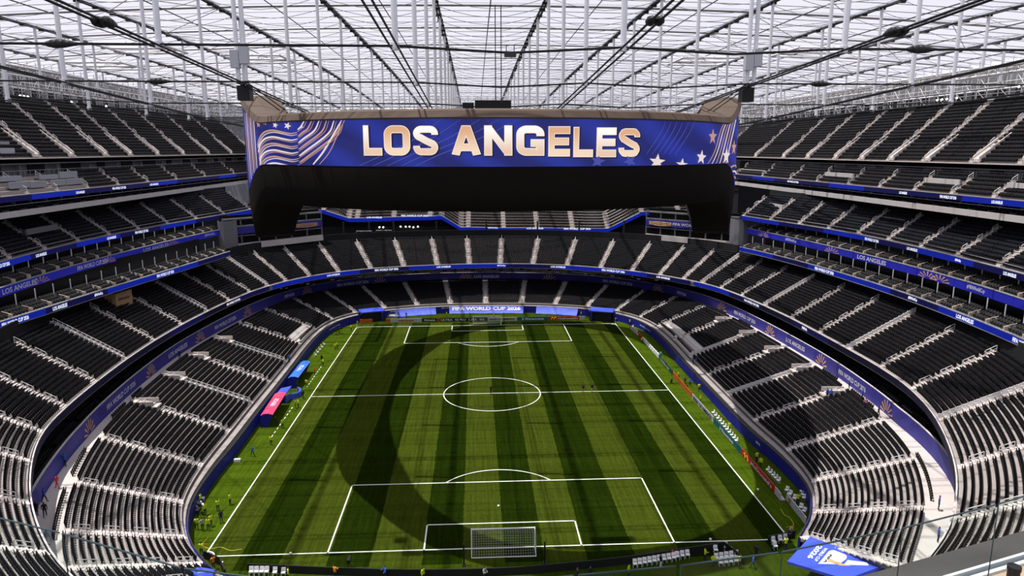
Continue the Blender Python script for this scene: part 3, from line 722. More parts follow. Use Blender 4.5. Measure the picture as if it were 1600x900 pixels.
# ---------------------------------------------------------------- above the third tier: box level, fourth tier, top tier
def upper_side(side, CB, DF, zD, EF, zE, DT, ET):
    P = resamp(sample(withz(CB, 0), 4), 3); w = MB(); wall(w, offs(P, .3), 29, 35.2, .3); w.build(f'wall_{side}_third_back', M['dark_wall'], kind='structure')
    sgn = -1 if side == 'left' else 1
    y0, y1 = float(DF[:, 1].min()), float(DF[:, 1].max()); n = 24
    ys = np.linspace(y0, y1, n) if side == 'left' else np.linspace(y1, y0, n)
    L = np.c_[np.full(n, sgn * 75.0), ys, np.zeros(n)]
    w = MB(); wall(w, offs(L, -.2), 35.05, 36.0, .25); deck(w, L, offs(L, 6.5), 35.05, 35.3); box = w.build(f'box_level_slab_{side}', M['slab'], kind='structure')
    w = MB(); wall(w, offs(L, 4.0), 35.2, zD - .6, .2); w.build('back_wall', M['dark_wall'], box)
    w = MB(); w.path([tuple(p) for p in offs(withz(L, 36.9), .05)], .05); w.build('guard_rail', M['grey_rail'], box)
    me = None; me2 = None
    pts = []
    for y in np.arange(y0, y1, 4.4):
        if me is None:
            b = MB(); b.box((0, 0, (zD - .7 - 35.3) / 2), (.45, .45, zD - .7 - 35.3)); o = b.build('pier', M['grey_wall'], box); me = o.data
            b = MB(); b.box((0, 0, .45), (2.4, .1, .9)); o2 = b.build('divider', M['concrete_dark'], box); me2 = o2.data
        else: o = link('pier', me, box); o2 = link('divider', me2, box)
        o.location = (sgn * 77.2, y, 35.3); o2.location = (sgn * 76.4, y, 35.3)
        for r_ in (.9, 1.7):
            for t in (.8, 1.5, 2.2, 2.9, 3.6): pts.append((sgn * (75 + r_), y + t, 35.75 + (r_ - .9) * .4, math.pi / 2 * -sgn * -1 + (math.pi if sgn < 0 else 0)))
    pts = np.array(pts); pts[:, 3] = math.pi / 2 if sgn > 0 else -math.pi / 2
    spread('box_seats', SEAT_FAR, pts, M['seat'], f'black chairs of the open boxes above the pale slab on the {side} side')
    D = withz(L, 0)
    rb = led(D, zD - .95, zD - .1, f'thin blue LED ribbon on the {side} fourth tier', 'nbn')
    w = MB(); wall(w, offs(D, 5.6), zD - .5, zE - .6, .3); bw = w.build(f'wall_{side}_fourth_back', M['grey_wall'], kind='structure')
    dm = None
    for k, y in enumerate(np.arange(y0 + 4, y1 - 4, 11.0)):
        wd = (6.5, 3.0, 5.0)[k % 3]
        b = MB(); b.box((sgn * 80.55, y, zE - 1.9), (.15, wd, 1.7)); b.build('opening_shade_panel', M['dark_wall'], bw)  # dark plate on the wall paints the shade of an opening
        b = MB(); b.box((sgn * 79.9, y + 5.2, zE - 1.9), (.4, .4, 3.0)); b.build('column', M['grey_wall'], bw)
    b = MB(); b.path([(sgn * 79.5, y0, zD + 3.55), (sgn * 79.5, y1, zD + 3.55)], .05)
    for y in np.arange(y0, y1, 1.4): b.tube((sgn * 79.5, y, zD + 2.5), (sgn * 79.5, y, zD + 3.55), .04, 4)
    b.build('balustrade', M['grey_rail'], bw)
    n = 30; y0, y1 = float(EF[:, 1].min()), float(EF[:, 1].max()); ys = np.linspace(y0, y1, n) if side == 'left' else np.linspace(y1, y0, n)
    E_ = np.c_[np.full(n, sgn * 80.0), ys, np.zeros(n)]
    w = MB(); wall(w, offs(E_, -1.2), zE - .85, zE - .15, .3); deck(w, offs(E_, -1.2), offs(E_, .2), zE - .85, zE - .2); sl = w.build(f'top_tier_slab_{side}', M['slab'], kind='structure')
    w = MB(); deck(w, offs(E_, -1.0), offs(E_, 6), zE - 1.1, zE - .86); w.build('underside', M['grey_wall'], sl)
    # stair boxes at the foot of each aisle of the top tier
    for j in range(ET.na):
        v = MB(); f, bk = ET.F[j], ET.B[j]; d = (bk - f)[:2]; d = d / np.linalg.norm(d); ang = math.atan2(d[1], d[0]); l = (-d[1], d[0])
        for k in (.75, 2.2):
            p0, p1 = ET.pt(j, 0, 0), ET.pt(j, 6, 1); o_ = k * (1 if sgn < 0 else -1)
            a = (p0[0] + l[0] * o_, p0[1] + l[1] * o_); b_ = (p1[0] + l[0] * o_, p1[1] + l[1] * o_); th = .12
            v.hexa([(a[0] - l[0] * th, a[1] - l[1] * th, p0[2]), (b_[0] - l[0] * th, b_[1] - l[1] * th, p1[2]), (b_[0] + l[0] * th, b_[1] + l[1] * th, p1[2]), (a[0] + l[0] * th, a[1] + l[1] * th, p0[2]),
                    (a[0] - l[0] * th, a[1] - l[1] * th, p0[2] + 1.0), (b_[0] - l[0] * th, b_[1] - l[1] * th, p1[2] + 1.0), (b_[0] + l[0] * th, b_[1] + l[1] * th, p1[2] + 1.0), (a[0] + l[0] * th, a[1] + l[1] * th, p0[2] + 1.0)])
        o_ = 1.45 * (1 if sgn < 0 else -1); a = (p0[0] + l[0] * o_, p0[1] + l[1] * o_); b_ = (p1[0] + l[0] * o_, p1[1] + l[1] * o_)
        v.hexa([(a[0] - l[0] * .7, a[1] - l[1] * .7, p0[2] + .1), (b_[0] - l[0] * .7, b_[1] - l[1] * .7, p1[2] + .1), (b_[0] + l[0] * .7, b_[1] + l[1] * .7, p1[2] + .1), (a[0] + l[0] * .7, a[1] + l[1] * .7, p0[2] + .1),
                (a[0] - l[0] * .7, a[1] - l[1] * .7, p0[2] + .6), (b_[0] - l[0] * .7, b_[1] - l[1] * .7, p1[2] + .6), (b_[0] + l[0] * .7, b_[1] + l[1] * .7, p1[2] + .6), (a[0] + l[0] * .7, a[1] + l[1] * .7, p0[2] + .6)])
        v.build('stair_box', M['concrete_light'], ET.obj)
    return rb, D
r4l, P4L = upper_side('left', CBL, DFL, 38.4, EFL, 44.1, DTL, ETL)
r4r, P4R = upper_side('right', CBR, DFR, 38.2, EFR, 43.2, DTR, ETR)
ltext(r4l, W26, P4L, 205, 224, 37.6, .5); ltext(r4l, 'LOS ANGELES', P4L, 154, 166, 37.6, .45); ltext(r4l, 'LOS ANGELES', P4L, 258, 270, 37.6, .45); ltext(r4l, 'LOS ANGELES', P4L, 30, 45, 37.6, .45)
ltext(r4r, W26, P4R, 1432, 1455, 37.4, .5); ltext(r4r, 'LOS ANGELES', P4R, 1375, 1386, 37.4, .45); ltext(r4r, 'LOS ANGELES', P4R, 1504, 1519, 37.4, .45); ltext(r4r, W26, P4R, 1215, 1231, 37.4, .45); ltext(r4r, '#FIFAWorldCup', P4R, 1585, 1597, 37.4, .45)

# ---------------------------------------------------------------- far end above the middle tier
FN = [(380, 331), (505, 328), (545, 341), (558, 341), (615, 339), (672, 338), (690, 337), (720, 355), (732, 355), (787, 356), (839, 356), (895, 357), (950, 357), (1003, 331), (1060, 329), (1110, 327)]
FF = np.array([at_y(x, y, 90.0) for x, y in FN]); FB = FF + np.array([0, 8.0, 4.6])
F_ = Tier('terrace_far_upper', FF, FB, 7, [M['concrete'], M['soffit']], zlip=.9, sub=1)
F_.aisles((1, 2, 3, 4, 5, 8, 9, 10, 11, 12, 13, 14), width=1.3, rails=False)
fs = F_.seats(); spread('stadium_seats', SEAT_FAR, fs, M['seat'], 'rows of black seats above the stepped ribbon at the far end, under the video board')
e = empty('led_ribbon', (0, 90, 22)); tag(e, 'blue LED ribbon stepping down along the upper tier of the far end', 'display')
for k in range(len(FF) - 1):
    a, b = FF[k], FF[k + 1]; q = MB(); t = -.12
    q.hexa([(a[0], a[1] + t, a[2] - 1.15), (b[0], b[1] + t, b[2] - 1.15), (b[0], b[1], b[2] - 1.15), (a[0], a[1], a[2] - 1.15), (a[0], a[1] + t, a[2]), (b[0], b[1] + t, b[2]), (b[0], b[1], b[2]), (a[0], a[1], a[2])])
    o = q.build('led_panel', M['led'], e); o.matrix_parent_inverse = Matrix.Translation(-e.location)
def fartext(t, x0, x1, y, h, m):
    a, b = at_y(x0, y, 89.8), at_y(x1, y, 89.8); o = text_plane(t, a, (b - a), (0, 0, 1), np.linalg.norm(b - a), h, m, e); o.matrix_parent_inverse = Matrix.Translation(-e.location)
fartext(W26, 627, 669, 338.5, .6, M['led_white']); fartext('LOS ANGELES', 573, 597, 341, .5, M['led_white']); fartext(W26, 881, 923, 359, .6, M['led_white']); fartext('LOS ANGELES', 823, 849, 358, .5, M['led_white']); fartext('#FIFAWorldCup', 763, 778, 357.5, .5, M['led_white'])
w = MB(); w.box((0, 92.2, 20.4), (112, .4, 3.2)); w.build('wall_far_end', M['dark_wall'], kind='structure')
w = MB(); a, b = at_y(556, 347, 90.6), at_y(612, 347, 90.6); w.box(((a[0] + b[0]) / 2, 90.8, a[2] + .6), (b[0] - a[0], .15, 1.3)); o = w.build('led_sign', M['led_navy']); tag(o, 'small dark blue sign reading a tournament name under the far ribbon', 'sign')
text_plane(W26, a + (.2, 0, .25), (1, 0, 0), (0, 0, 1), b[0] - a[0] - .4, .7, M['print_white'], o)
c0 = None
for x in (537, 577, 615, 682, 760, 840, 905, 975):
    p = at_y(x, 372, 88.0); b = MB(); b.box((0, 0, 2.6), (.5, .5, 5.2)); o = b.build('column', M['steel_dark'], F_.obj) if c0 is None else link('column', c0, F_.obj); c0 = o.data; o.location = (p[0], 88.5, 18.6)
for x0, x1, y0, y1, lb in ((557, 581, 363, 374, 'blue commentary desk left of the pair above the far middle tier'), (588, 612, 362, 374, 'blue commentary desk right of the pair above the far middle tier'), (621, 669, 364, 372, 'wide blue commentary desk with glass beside the pair of smaller desks')):
    a, b = at_y(x0, y1, 84.5), at_y(x1, y0, 84.5); w = MB(); w.box(((a[0] + b[0]) / 2, 84.8, (a[2] + b[2]) / 2 - .4), (b[0] - a[0], .6, b[2] - a[2])); o = w.build('commentary_desk', M['wall_blue']); tag(o, lb, 'desk')
    w = MB(); zt = b[2] - .4
    for t in np.linspace(a[0], b[0], 4): w.tube((t, 84.6, zt), (t, 84.6, zt + .8), .05, 4)
    w.tube((a[0], 84.6, zt + .8), (b[0], 84.6, zt + .8), .05, 4); w.build('rail', M['grey_rail'], o)
lm = None
for x, y in ((593, 355), (599, 355), (626, 354), (634, 354), (640, 354), (646, 355), (653, 354)):
    p = at_y(x, y, 91.5); b = MB(); b.tube((0, 0, 0), (0, -.25, 0), .22, 8, 0); o = b.build('ceiling_lamp', M['lamp']) if lm is None else link('ceiling_lamp', lm); lm = o.data; o.location = p
    NL = globals().get('NL', 0) + 1; tag(o, f'small bright lamp in the dark far box level, {ordinal(NL)} from the left', 'lamp', 'lamps in the far box level')
# pavilion blocks at both far corners
def pavilion(side, p0, p1, txt, bx):
    a, b = at_z(*p0, 21.0), at_z(*p1, 21.0); L = np.array([np.r_[a[:2], 0], np.r_[(a + b)[:2] / 2, 0], np.r_[b[:2], 0]])
    w = MB(); wall(w, L, 20.2, 21.7, 1.2); pv = w.build(f'pavilion_{side}', M['slab'], kind='structure')
    w = MB(); wall(w, offs(L, 1.6), 20.2, 29, .2); w.build('glazing', M['off_screen'], pv)
    w = MB(); wall(w, offs(L, .1), 26.0, 26.3, .8); wall(w, offs(L, .1), 27.9, 28.3, .8); wall(w, offs(L, .1), 23.6, 23.8, .8); w.build('floor_slabs', M['grey_wall'], pv)
    w = MB(); wall(w, L, 24.2, 26.0, .15); bn = w.build('pavilion_banner', M['fascia']); tag(bn, f'purple printed band with gold lines on the {side} far corner block', 'banner')
    S = arcl(L); s0, s1 = s_at_px(L, S, bx[0]), s_at_px(L, S, bx[1]); text_on_curve(txt, L, s0, s1 - s0, 24.7, .8, M['print_white'], bn)
    for k in range(5):
        b_ = MB(); g0 = s_at_px(L, S, bx[2]); g1 = s_at_px(L, S, bx[3])
        pts = []
        for t in np.linspace(0, 1, 9):
            c = along(L, S, g0 + (g1 - g0) * t); n = normals(L)[1]; pts.append((c[0] - n[0] * .06, c[1] - n[1] * .06, 24.35 + k * .26 + .6 * (t - .5) ** 2 * (2 - k * .6)))
        b_.path(pts, .07, 4); b_.build('gold_line', M['print_gold'], bn)
    for t in np.linspace(0, S[-1], 7):
        c = along(offs(L, .4), S, t); b_ = MB(); b_.box((c[0], c[1], 25), (.3, .3, 6.8)); b_.build('mullion', M['grey_wall'], pv)
    w = MB(); dd = b - a; n = np.array([-dd[1], dd[0], 0]) / np.linalg.norm(dd[:2])
    return pv
pavilion('left', (352, 388), (505, 371), '2026', (452, 466, 470, 503))
pavilion('right', (1008, 369), (1152, 383), W26, (1046, 1112, 1010, 1044))
for x, y, lb in ((352, 396, 'left'), (1160, 392, 'right')):
    p = at_z(x, y, 20.0); w = MB()
    for k in range(12):
        t0, t1 = 2 * math.pi * k / 12, 2 * math.pi * (k + 1) / 12
        w.quad((p[0] + 2.2 * math.cos(t0), p[1] + 3 + 3 * math.sin(t0), 18.5), (p[0] + 2.2 * math.cos(t1), p[1] + 3 + 3 * math.sin(t1), 18.5), (p[0] + 2.2 * math.cos(t1), p[1] + 3 + 3 * math.sin(t1), 28), (p[0] + 2.2 * math.cos(t0), p[1] + 3 + 3 * math.sin(t0), 28))
    w.build(f'stair_core_{lb}', M['grey_wall'], kind='structure')

for s, side in ((-1, 'left'), (1, 'right')):
    w = MB(); w.box((s * 88.5, 20, 25), (.4, 200, 42)); w.build(f'wall_{side}_outer', M['dark_wall'], kind='structure')
# walls that close the view at the far corners
for s, side in ((-1, 'left'), (1, 'right')):
    w = MB(); q = np.array([(s * 97.0, 151.0, 0), (s * 96, 140, 0), (s * 84, 134, 0), (s * 70, 128, 0), (s * 64.5, 99.4, 0)]); q = q if s < 0 else q[::-1]; wall(w, q, 8, 50, .4); w.build(f'wall_far_{side}_corner', M['grey_wall'], kind='structure')
w = MB(); w.box((0, 99.6, 20), (134, .4, 26)); w.build('wall_far_back', M['dark_wall'], kind='structure')

# ================================================================== ROOF
def zr(X, Y): return 68.6 - .00035 * X * X - .0001 * (Y + 11) ** 2
def zc(X, Y): return max(54.0, 60.2 - .095 * (Y + 15)) if Y > -15 else 60.2 - .06 * (Y + 15)
def etfe():
    m = bpy.data.materials.new('roof_film'); m.use_nodes = True; nt = m.node_tree; N = nt.nodes; L = nt.links
    N.remove(N['Principled BSDF']); out = N['Material Output']
    tr = N.new('ShaderNodeBsdfTransparent'); tr.inputs[0].default_value = (.90, .91, .97, 1)
    tl = N.new('ShaderNodeBsdfTranslucent'); tl.inputs[0].default_value = (.82, .83, .90, 1)
    df = N.new('ShaderNodeBsdfDiffuse'); df.inputs[0].default_value = (.7, .7, .74, 1)
    a = N.new('ShaderNodeMixShader'); a.inputs[0].default_value = .35; L.new(tl.outputs[0], a.inputs[1]); L.new(df.outputs[0], a.inputs[2])
    tc = N.new('ShaderNodeTexCoord'); wv = N.new('ShaderNodeTexWave'); wv.bands_direction = 'Y'; wv.inputs['Scale'].default_value = .55; wv.inputs['Distortion'].default_value = .4
    L.new(tc.outputs['Object'], wv.inputs['Vector'])
    mr = N.new('ShaderNodeMapRange'); mr.inputs[3].default_value = .24; mr.inputs[4].default_value = .40; L.new(wv.outputs[1], mr.inputs[0])
    b = N.new('ShaderNodeMixShader'); L.new(mr.outputs[0], b.inputs[0]); L.new(tr.outputs[0], b.inputs[1]); L.new(a.outputs[0], b.inputs[2])
    L.new(b.outputs[0], out.inputs[0]); return m
M['film'] = etfe()
XL = [8.75 * (2 * k + 1) for k in range(-7, 7)]            # -113.75 .. 113.75
YL = [-5 + 21 * k for k in range(-6, 11)]                  # -131 .. 205
w = MB()
for s in (-1, 1):
    w.path([(XL[0] if s < 0 else XL[-1], y, zr(XL[0], y) - .3) for y in YL], .9, 8)
    yy = YL[0] if s < 0 else YL[-1]; w.path([(x, yy, zr(x, yy) - .3) for x in XL], .9, 8)
ceiling = w.build('ceiling', M['steel_white'], kind='structure')
for i in range(len(XL) - 1):
    for j in range(len(YL) - 1):
        b = MB(); nx, ny = 4, 4; g = {}
        for a in range(nx + 1):
            for c in range(ny + 1):
                X = XL[i] + .25 + (XL[i + 1] - XL[i] - .5) * a / nx; Y = YL[j] + .3 + (YL[j + 1] - YL[j] - .6) * c / ny
                g[a, c] = (X, Y, zr(X, Y) + .35 + .9 * math.sin(math.pi * a / nx) * math.sin(math.pi * c / ny))
        idx = {}
        for k, v in g.items(): idx[k] = len(b.v); b.v.append(v)
        for a in range(nx):
            for c in range(ny): b.f.append((idx[a, c], idx[a + 1, c], idx[a + 1, c + 1], idx[a, c + 1])); b.m.append(0)
        b.build('roof_panel', M['film'], ceiling, smooth=True)
YS = np.linspace(YL[0], YL[-1], 49)
for X in XL[1:-1]:                                         # main twin cables with clamps
    b = MB()
    for dx in (-.24, .24): b.path([(X + dx, y, zr(X, y) - .1) for y in YS], .19, 5)
    for y in np.arange(YL[0] + 2, YL[-1], 5.25): b.box((X, y, zr(X, y) - .25), (1.0, .4, .4))
    b.build('roof_main_cable', M['steel_dark'], ceiling)
for X in [17.5 * k for k in range(-6, 7)]:
    b = MB(); b.path([(X, y, zr(X, y) - .1) for y in YS], .10, 4); b.build('roof_secondary_cable', M['steel_dark'], ceiling)
XS = np.linspace(XL[0], XL[-1], 53)
for Y in YL[1:-1]:
    b = MB()
    for dy in (-.35, .35): b.path([(x, Y + dy, zr(x, Y) - .05) for x in XS], .13, 4)
    for x in np.arange(XL[0], XL[-1], 2.19): b.box((x, Y, zr(x, Y) - .05), (.14, .7, .2))
    b.build('roof_cross_channel', M['steel_grey'], ceiling)
for Y0 in YL[:-1]:
    for f in (.25, .5, .75):
        Y = Y0 + 21 * f; b = MB(); b.path([(x, Y, zr(x, Y) + .1) for x in np.linspace(XL[0], XL[-1], 27)], .07, 4); b.build('roof_purlin', M['steel_grey'], ceiling)
    for f in (0.0, .33, .66):                              # sagging stay wires hung bay by bay
        Y = Y0 + 21 * f; b = MB(); pts = []
        for i in range(len(XL) - 1):
            for t in np.linspace(0, 1, 7)[:-1]:
                x = XL[i] + 17.5 * t; pts.append((x, Y, zr(x, Y) - .2 - 1.7 * math.sin(math.pi * t)))
        b.path(pts, .05, 3); b.build('roof_stay_wire', M['steel_grey'], ceiling)
# diagonal bracing in a few bays
b0 = None
for i in (1, 3, 9, 11):
    for j in range(4, 15):
        b = MB(); x0, x1, y0, y1 = XL[i], XL[i + 1], YL[j], YL[j + 1]
        b.tube((x0, y0, zr(x0, y0) - .4), (x1, y1, zr(x1, y1) - .4), .07, 4); b.tube((x1, y0, zr(x1, y0) - .4), (x0, y1, zr(x0, y1) - .4), .07, 4)
        b.build('roof_brace', M['steel_grey'], ceiling)
# smoke-vent frames (open panels, grey rectangles)
for i, j in ((2, 7), (10, 7), (3, 8), (9, 8), (1, 8), (12, 9)):
    b = MB(); x0, x1 = XL[i] + 2, XL[i] + 15; y0, y1 = YL[j] + 3, YL[j] + 17; z = zr((x0 + x1) / 2, (y0 + y1) / 2) - 1.1
    for a, c in (((x0, y0), (x1, y0)), ((x1, y0), (x1, y1)), ((x1, y1), (x0, y1)), ((x0, y1), (x0, y0)), ((x0, (y0 + y1) / 2), (x1, (y0 + y1) / 2))): b.tube((*a, z), (*c, z), .28, 6)
    b.build('vent_frame', M['steel_white'], ceiling)
# hanging struts and the lower cable net
NX, NY = XL[1:-1], [-70.2 - 18.9 + 18.9 * k for k in range(16)]
def zc(X, Y):
    if abs(X) > 75: return 58.0
    z = 53.0 - .05 * (Y + 70.2)
    return max(z, 51.5 if abs(X) > 50 else 49.5)
for X in NX:
    for Y in NY:
        if abs(abs(X) - 26.25) < .1 and abs(Y + 51.3) < 1: continue          # the hoist columns hang there
        b = MB(); z0, z1 = zc(X, Y), zr(X, Y) - .2; b.tube((X, Y, z0), (X, Y, z1), .24, 8); b.tube((X, Y, z0 - .2), (X, Y, z0 + .3), .34, 8)
        b.build('roof_strut', M['steel_white'], ceiling)
for X in NX:
    if abs(X) > 75: continue
    for s in (-.28, .28):
        b = MB(); b.path([(X + s, y, zc(X, y) - .1) for y in NY[:7 if abs(X) < 30 else 12]], .085, 6); b.build('suspension_cable', M['cable'], ceiling)
for Y in NY[:9]:
    if -55 < Y < 40 and Y > -50: xs_ = None
    for s in (-.22, .22):
        b = MB(); xs_ = [x for x in NX if abs(x) < 75]
        pts = []
        for a, c in zip(xs_[:-1], xs_[1:]):
            for t in (0, .5): pts.append((a + (c - a) * t, Y + s, zc(a, Y) + .1 - (.45 if t and abs(a) < 9 else 0)))
        pts.append((xs_[-1], Y + s, zc(xs_[-1], Y) + .1)); b.path(pts, .07, 5); b.build('cross_cable', M['cable'], ceiling)
def sock(p0, p1, r, n=7):
    b = MB(); a, c = Vector(p0), Vector(p1); L = 6
    prof = [.35, .85, 1.0, .9, .6, .3]
    for k in range(L - 1): b.tube(a.lerp(c, k / (L - 1)), a.lerp(c, (k + 1) / (L - 1)), r * prof[k], n, 0, r * prof[k + 1])
    b.build('cable_socket', M['cable'], ceiling, smooth=True)
for X, y in ((-8.75, -87.5), (8.75, -80.5)):
    for s in (-.28, .28): sock((X + s, y, zc(X, y) - .1), (X + s, y + 1.6, zc(X, y) - .15), .33)
for X, y in ((-26.25, -79), (26.25, -78)):
    for s in (-.28, .28): sock((X + s, y, zc(X, y) - .1), (X + s, y + 1.9, zc(X, y) - .15), .36)
for X in (-33.3, 32.5): sock((X - 1.2, -70.2, zc(X, -70.2) + .1), (X + 1.2, -70.2, zc(X, -70.2) + .1), .34)
for X in (-34.5, 33.9): sock((X - 1.2, -51.3, zc(X, -51.3) + .1), (X + 1.2, -51.3, zc(X, -51.3) + .1), .32)
b = MB(); b.box((0, -70.2, 52.5), (.9, .6, .3)); b.box((-.3, -70.2, 52.8), (.06, .06, .8)); b.box((.3, -70.2, 52.8), (.06, .06, .8)); b.build('hanger_plate', M['steel_dark'], ceiling)

# ================================================================== VIDEO BOARD (oval ring)
RA, RB, RN = 37.2, 58.0, 2.25
def ring(t):
    c, s = math.cos(t), math.sin(t)
    return RA * math.copysign(abs(c) ** (2 / RN), c), RB * math.copysign(abs(s) ** (2 / RN), s)
def sstep(a, b, x):
    t = min(1, max(0, (x - a) / (b - a))); return t * t * (3 - 2 * t)
def bump(Y): a = abs(Y); return sstep(43.5, 31, a) * (.25 + .75 * sstep(8, 24, a))
def zt(Y): return 48.3 + 3.0 * bump(Y)
def zl(Y): return 43.75 - 3.6 * bump(Y)
def zb(Y): return 39.4 - 5.6 * bump(Y)
NT = 176
TT = np.linspace(0, 2 * math.pi, NT, endpoint=False)
RP = np.array([ring(t) for t in TT])
RNn = np.roll(RP, -1, 0) - np.roll(RP, 1, 0); RNn = np.c_[RNn[:, 1], -RNn[:, 0]]; RNn /= np.linalg.norm(RNn, axis=1)[:, None]   # outward
def ring_surf(rows, m, name, parent, smooth_=True):
    """rows: list of (inset, zfunc)"""
    b = MB(); n = NT
    for ins, zf in rows:
        for k in range(n):
            p = RP[k] - RNn[k] * (ins(RP[k][1]) if callable(ins) else ins); b.v.append((p[0], p[1], zf(RP[k][1])))
    for r in range(len(rows) - 1):
        for k in range(n):
            j = (k + 1) % n; b.f.append((r * n + k, r * n + j, (r + 1) * n + j, (r + 1) * n + k)); b.m.append(0)
    return b.build(name, m, parent, smooth=smooth_)
def screen_mat():
    m = bpy.data.materials.new('board_screen'); m.use_nodes = True; nt = m.node_tree; N = nt.nodes; L = nt.links; b = N['Principled BSDF']
    b.inputs['Base Color'].default_value = (.003, .005, .02, 1); b.inputs['Roughness'].default_value = .5
    tc = N.new('ShaderNodeTexCoord'); mp = N.new('ShaderNodeMapping'); mp.inputs['Scale'].default_value = (.05, .05, .16); mp.inputs['Rotation'].default_value = (0, .5, 0)
    wv = N.new('ShaderNodeTexWave'); wv.inputs['Scale'].default_value = .9; wv.inputs['Distortion'].default_value = 6; wv.inputs['Detail'].default_value = 1.5; wv.inputs['Detail Scale'].default_value = .6
    L.new(tc.outputs['Object'], mp.inputs[0]); L.new(mp.outputs[0], wv.inputs['Vector'])
    cr = N.new('ShaderNodeValToRGB'); cr.color_ramp.elements[0].color = (.005, .008, .13, 1); cr.color_ramp.elements[1].color = (.010, .022, .28, 1); cr.color_ramp.elements[0].position = .2
    L.new(wv.outputs[1], cr.inputs[0]); L.new(cr.outputs[0], b.inputs['Emission Color']); b.inputs['Emission Strength'].default_value = 1.0
    return m
def letter_mat(name, top, bot):
    m = bpy.data.materials.new(name); m.use_nodes = True; nt = m.node_tree; N = nt.nodes; L = nt.links; b = N['Principled BSDF']
    b.inputs['Base Color'].default_value = (.02, .02, .02, 1)
    tc = N.new('ShaderNodeTexCoord'); sp = N.new('ShaderNodeSeparateXYZ'); L.new(tc.outputs['Generated'], sp.inputs[0])
    cr = N.new('ShaderNodeValToRGB'); cr.color_ramp.elements[0].color = (*bot, 1); cr.color_ramp.elements[1].color = (*top, 1); cr.color_ramp.elements[0].position = .15; cr.color_ramp.elements[1].position = .85
    L.new(sp.outputs[2], cr.inputs[0]); L.new(cr.outputs[0], b.inputs['Emission Color']); b.inputs['Emission Strength'].default_value = 1.0; return m
board = empty('video_board', (0, 0, 39)); tag(board, 'huge oval ring video board reading LOS ANGELES, hung over the pitch', 'video board')
BI = Matrix.Translation(-board.location)
def bpar(o): o.matrix_parent_inverse = BI; return o
bpar(ring_surf([(0, zt), (0, zl)], screen_mat(), 'outer_screen', board))
# dark hull below the screen is clad in panels, leaning inwards
seam = 8
rows = [(0.05, zl), (0.0, lambda y: zl(y) - .35), (.2, lambda y: zl(y) * .45 + zb(y) * .55), (.5, zb), (5.2, zb)]
for k0 in range(0, NT, seam):
    b = MB(); ks = [(k0 + q) % NT for q in range(seam + 1)]
    for ins, zf in rows:
        for q, k in enumerate(ks):
            p = RP[k] - RNn[k] * ins; b.v.append((p[0], p[1], zf(RP[k][1])))
    n = seam + 1
    for r in range(len(rows) - 1):
        for q in range(seam): b.f.append((r * n + q, r * n + q + 1, (r + 1) * n + q + 1, (r + 1) * n + q)); b.m.append(0)
    bpar(b.build('hull_panel', M['hull'], board, smooth=True))
bpar(ring_surf([(5.2, zb), (5.4, lambda y: zb(y) + 1), (4.6, zt)], M['off_screen'], 'inner_screen', board))
rows = [(-.05, lambda y: zt(y) - .05), (-.25, lambda y: zt(y) + .1), (0.1, lambda y: zt(y) + .75), (1.6, lambda y: zt(y) + 1.0), (4.4, lambda y: zt(y) + .7), (4.7, lambda y: zt(y) - .1)]
for k0 in range(0, NT, 4):
    b = MB(); ks = [(k0 + q) % NT for q in range(5)]
    for ins, zf in rows:
        for q, k in enumerate(ks):
            p = RP[k] - RNn[k] * ins; b.v.append((p[0], p[1], zf(RP[k][1])))
    for r in range(len(rows) - 1):
        for q in range(4): b.f.append((r * 5 + q, r * 5 + q + 1, (r + 1) * 5 + q + 1, (r + 1) * 5 + q)); b.m.append(0)
    bpar(b.build('top_cladding', M['cladding'], board))
# graphics on the near face: table of bearing -> place on the ring
tt = np.linspace(math.pi * 1.02, math.pi * 1.98, 900)
tab = []
for t in tt:
    X, Y = ring(t); tab.append((px((X, Y, 46))[0], X, Y))
tab = np.array(tab); i0, i1 = tab[:, 0].argmin(), tab[:, 0].argmax(); tab = tab[i0:i1 + 1]
_nr = np.gradient(tab[:, 1:], axis=0); _nr = np.c_[_nr[:, 1], -_nr[:, 0]]; _nr /= np.linalg.norm(_nr, axis=1)[:, None]
def bpt(x, y, off=.06):
    x = min(max(x, tab[0, 0]), tab[-1, 0]); X, Y = np.interp(x, tab[:, 0], tab[:, 1]), np.interp(x, tab[:, 0], tab[:, 2])
    n0, n1 = np.interp(x, tab[:, 0], _nr[:, 0]), np.interp(x, tab[:, 0], _nr[:, 1])
    ya, yb = px((X, Y, 40))[1], px((X, Y, 50))[1]; z = 40 + 10 * (y - ya) / (yb - ya)
    return (X + n0 * off, Y + n1 * off, min(max(z, zl(Y) + .03), zt(Y) - .03))
L_W = letter_mat('letter_white', (1.0, .95, .90), (.80, .56, .40)); L_C = letter_mat('letter_copper', (.72, .40, .22), (.90, .68, .50)); L_E = mat('letter_edge', (.02, .02, .02), .5, emit=(.95, .80, .68), es=1.0)
L_S = mat('letter_shadow', (.005, .005, .02), .5)
def arc_pts(cx, cy, rx, ry, a0, a1, n=9): return [(cx + rx * math.cos(math.radians(a0 + (a1 - a0) * k / n)), cy + ry * math.sin(math.radians(a0 + (a1 - a0) * k / n))) for k in range(n + 1)]
SWD = .27                                              # stroke half-weights: letters drawn in a unit box as heavy strokes
h_ = SWD / 2; hv = .24 / 2
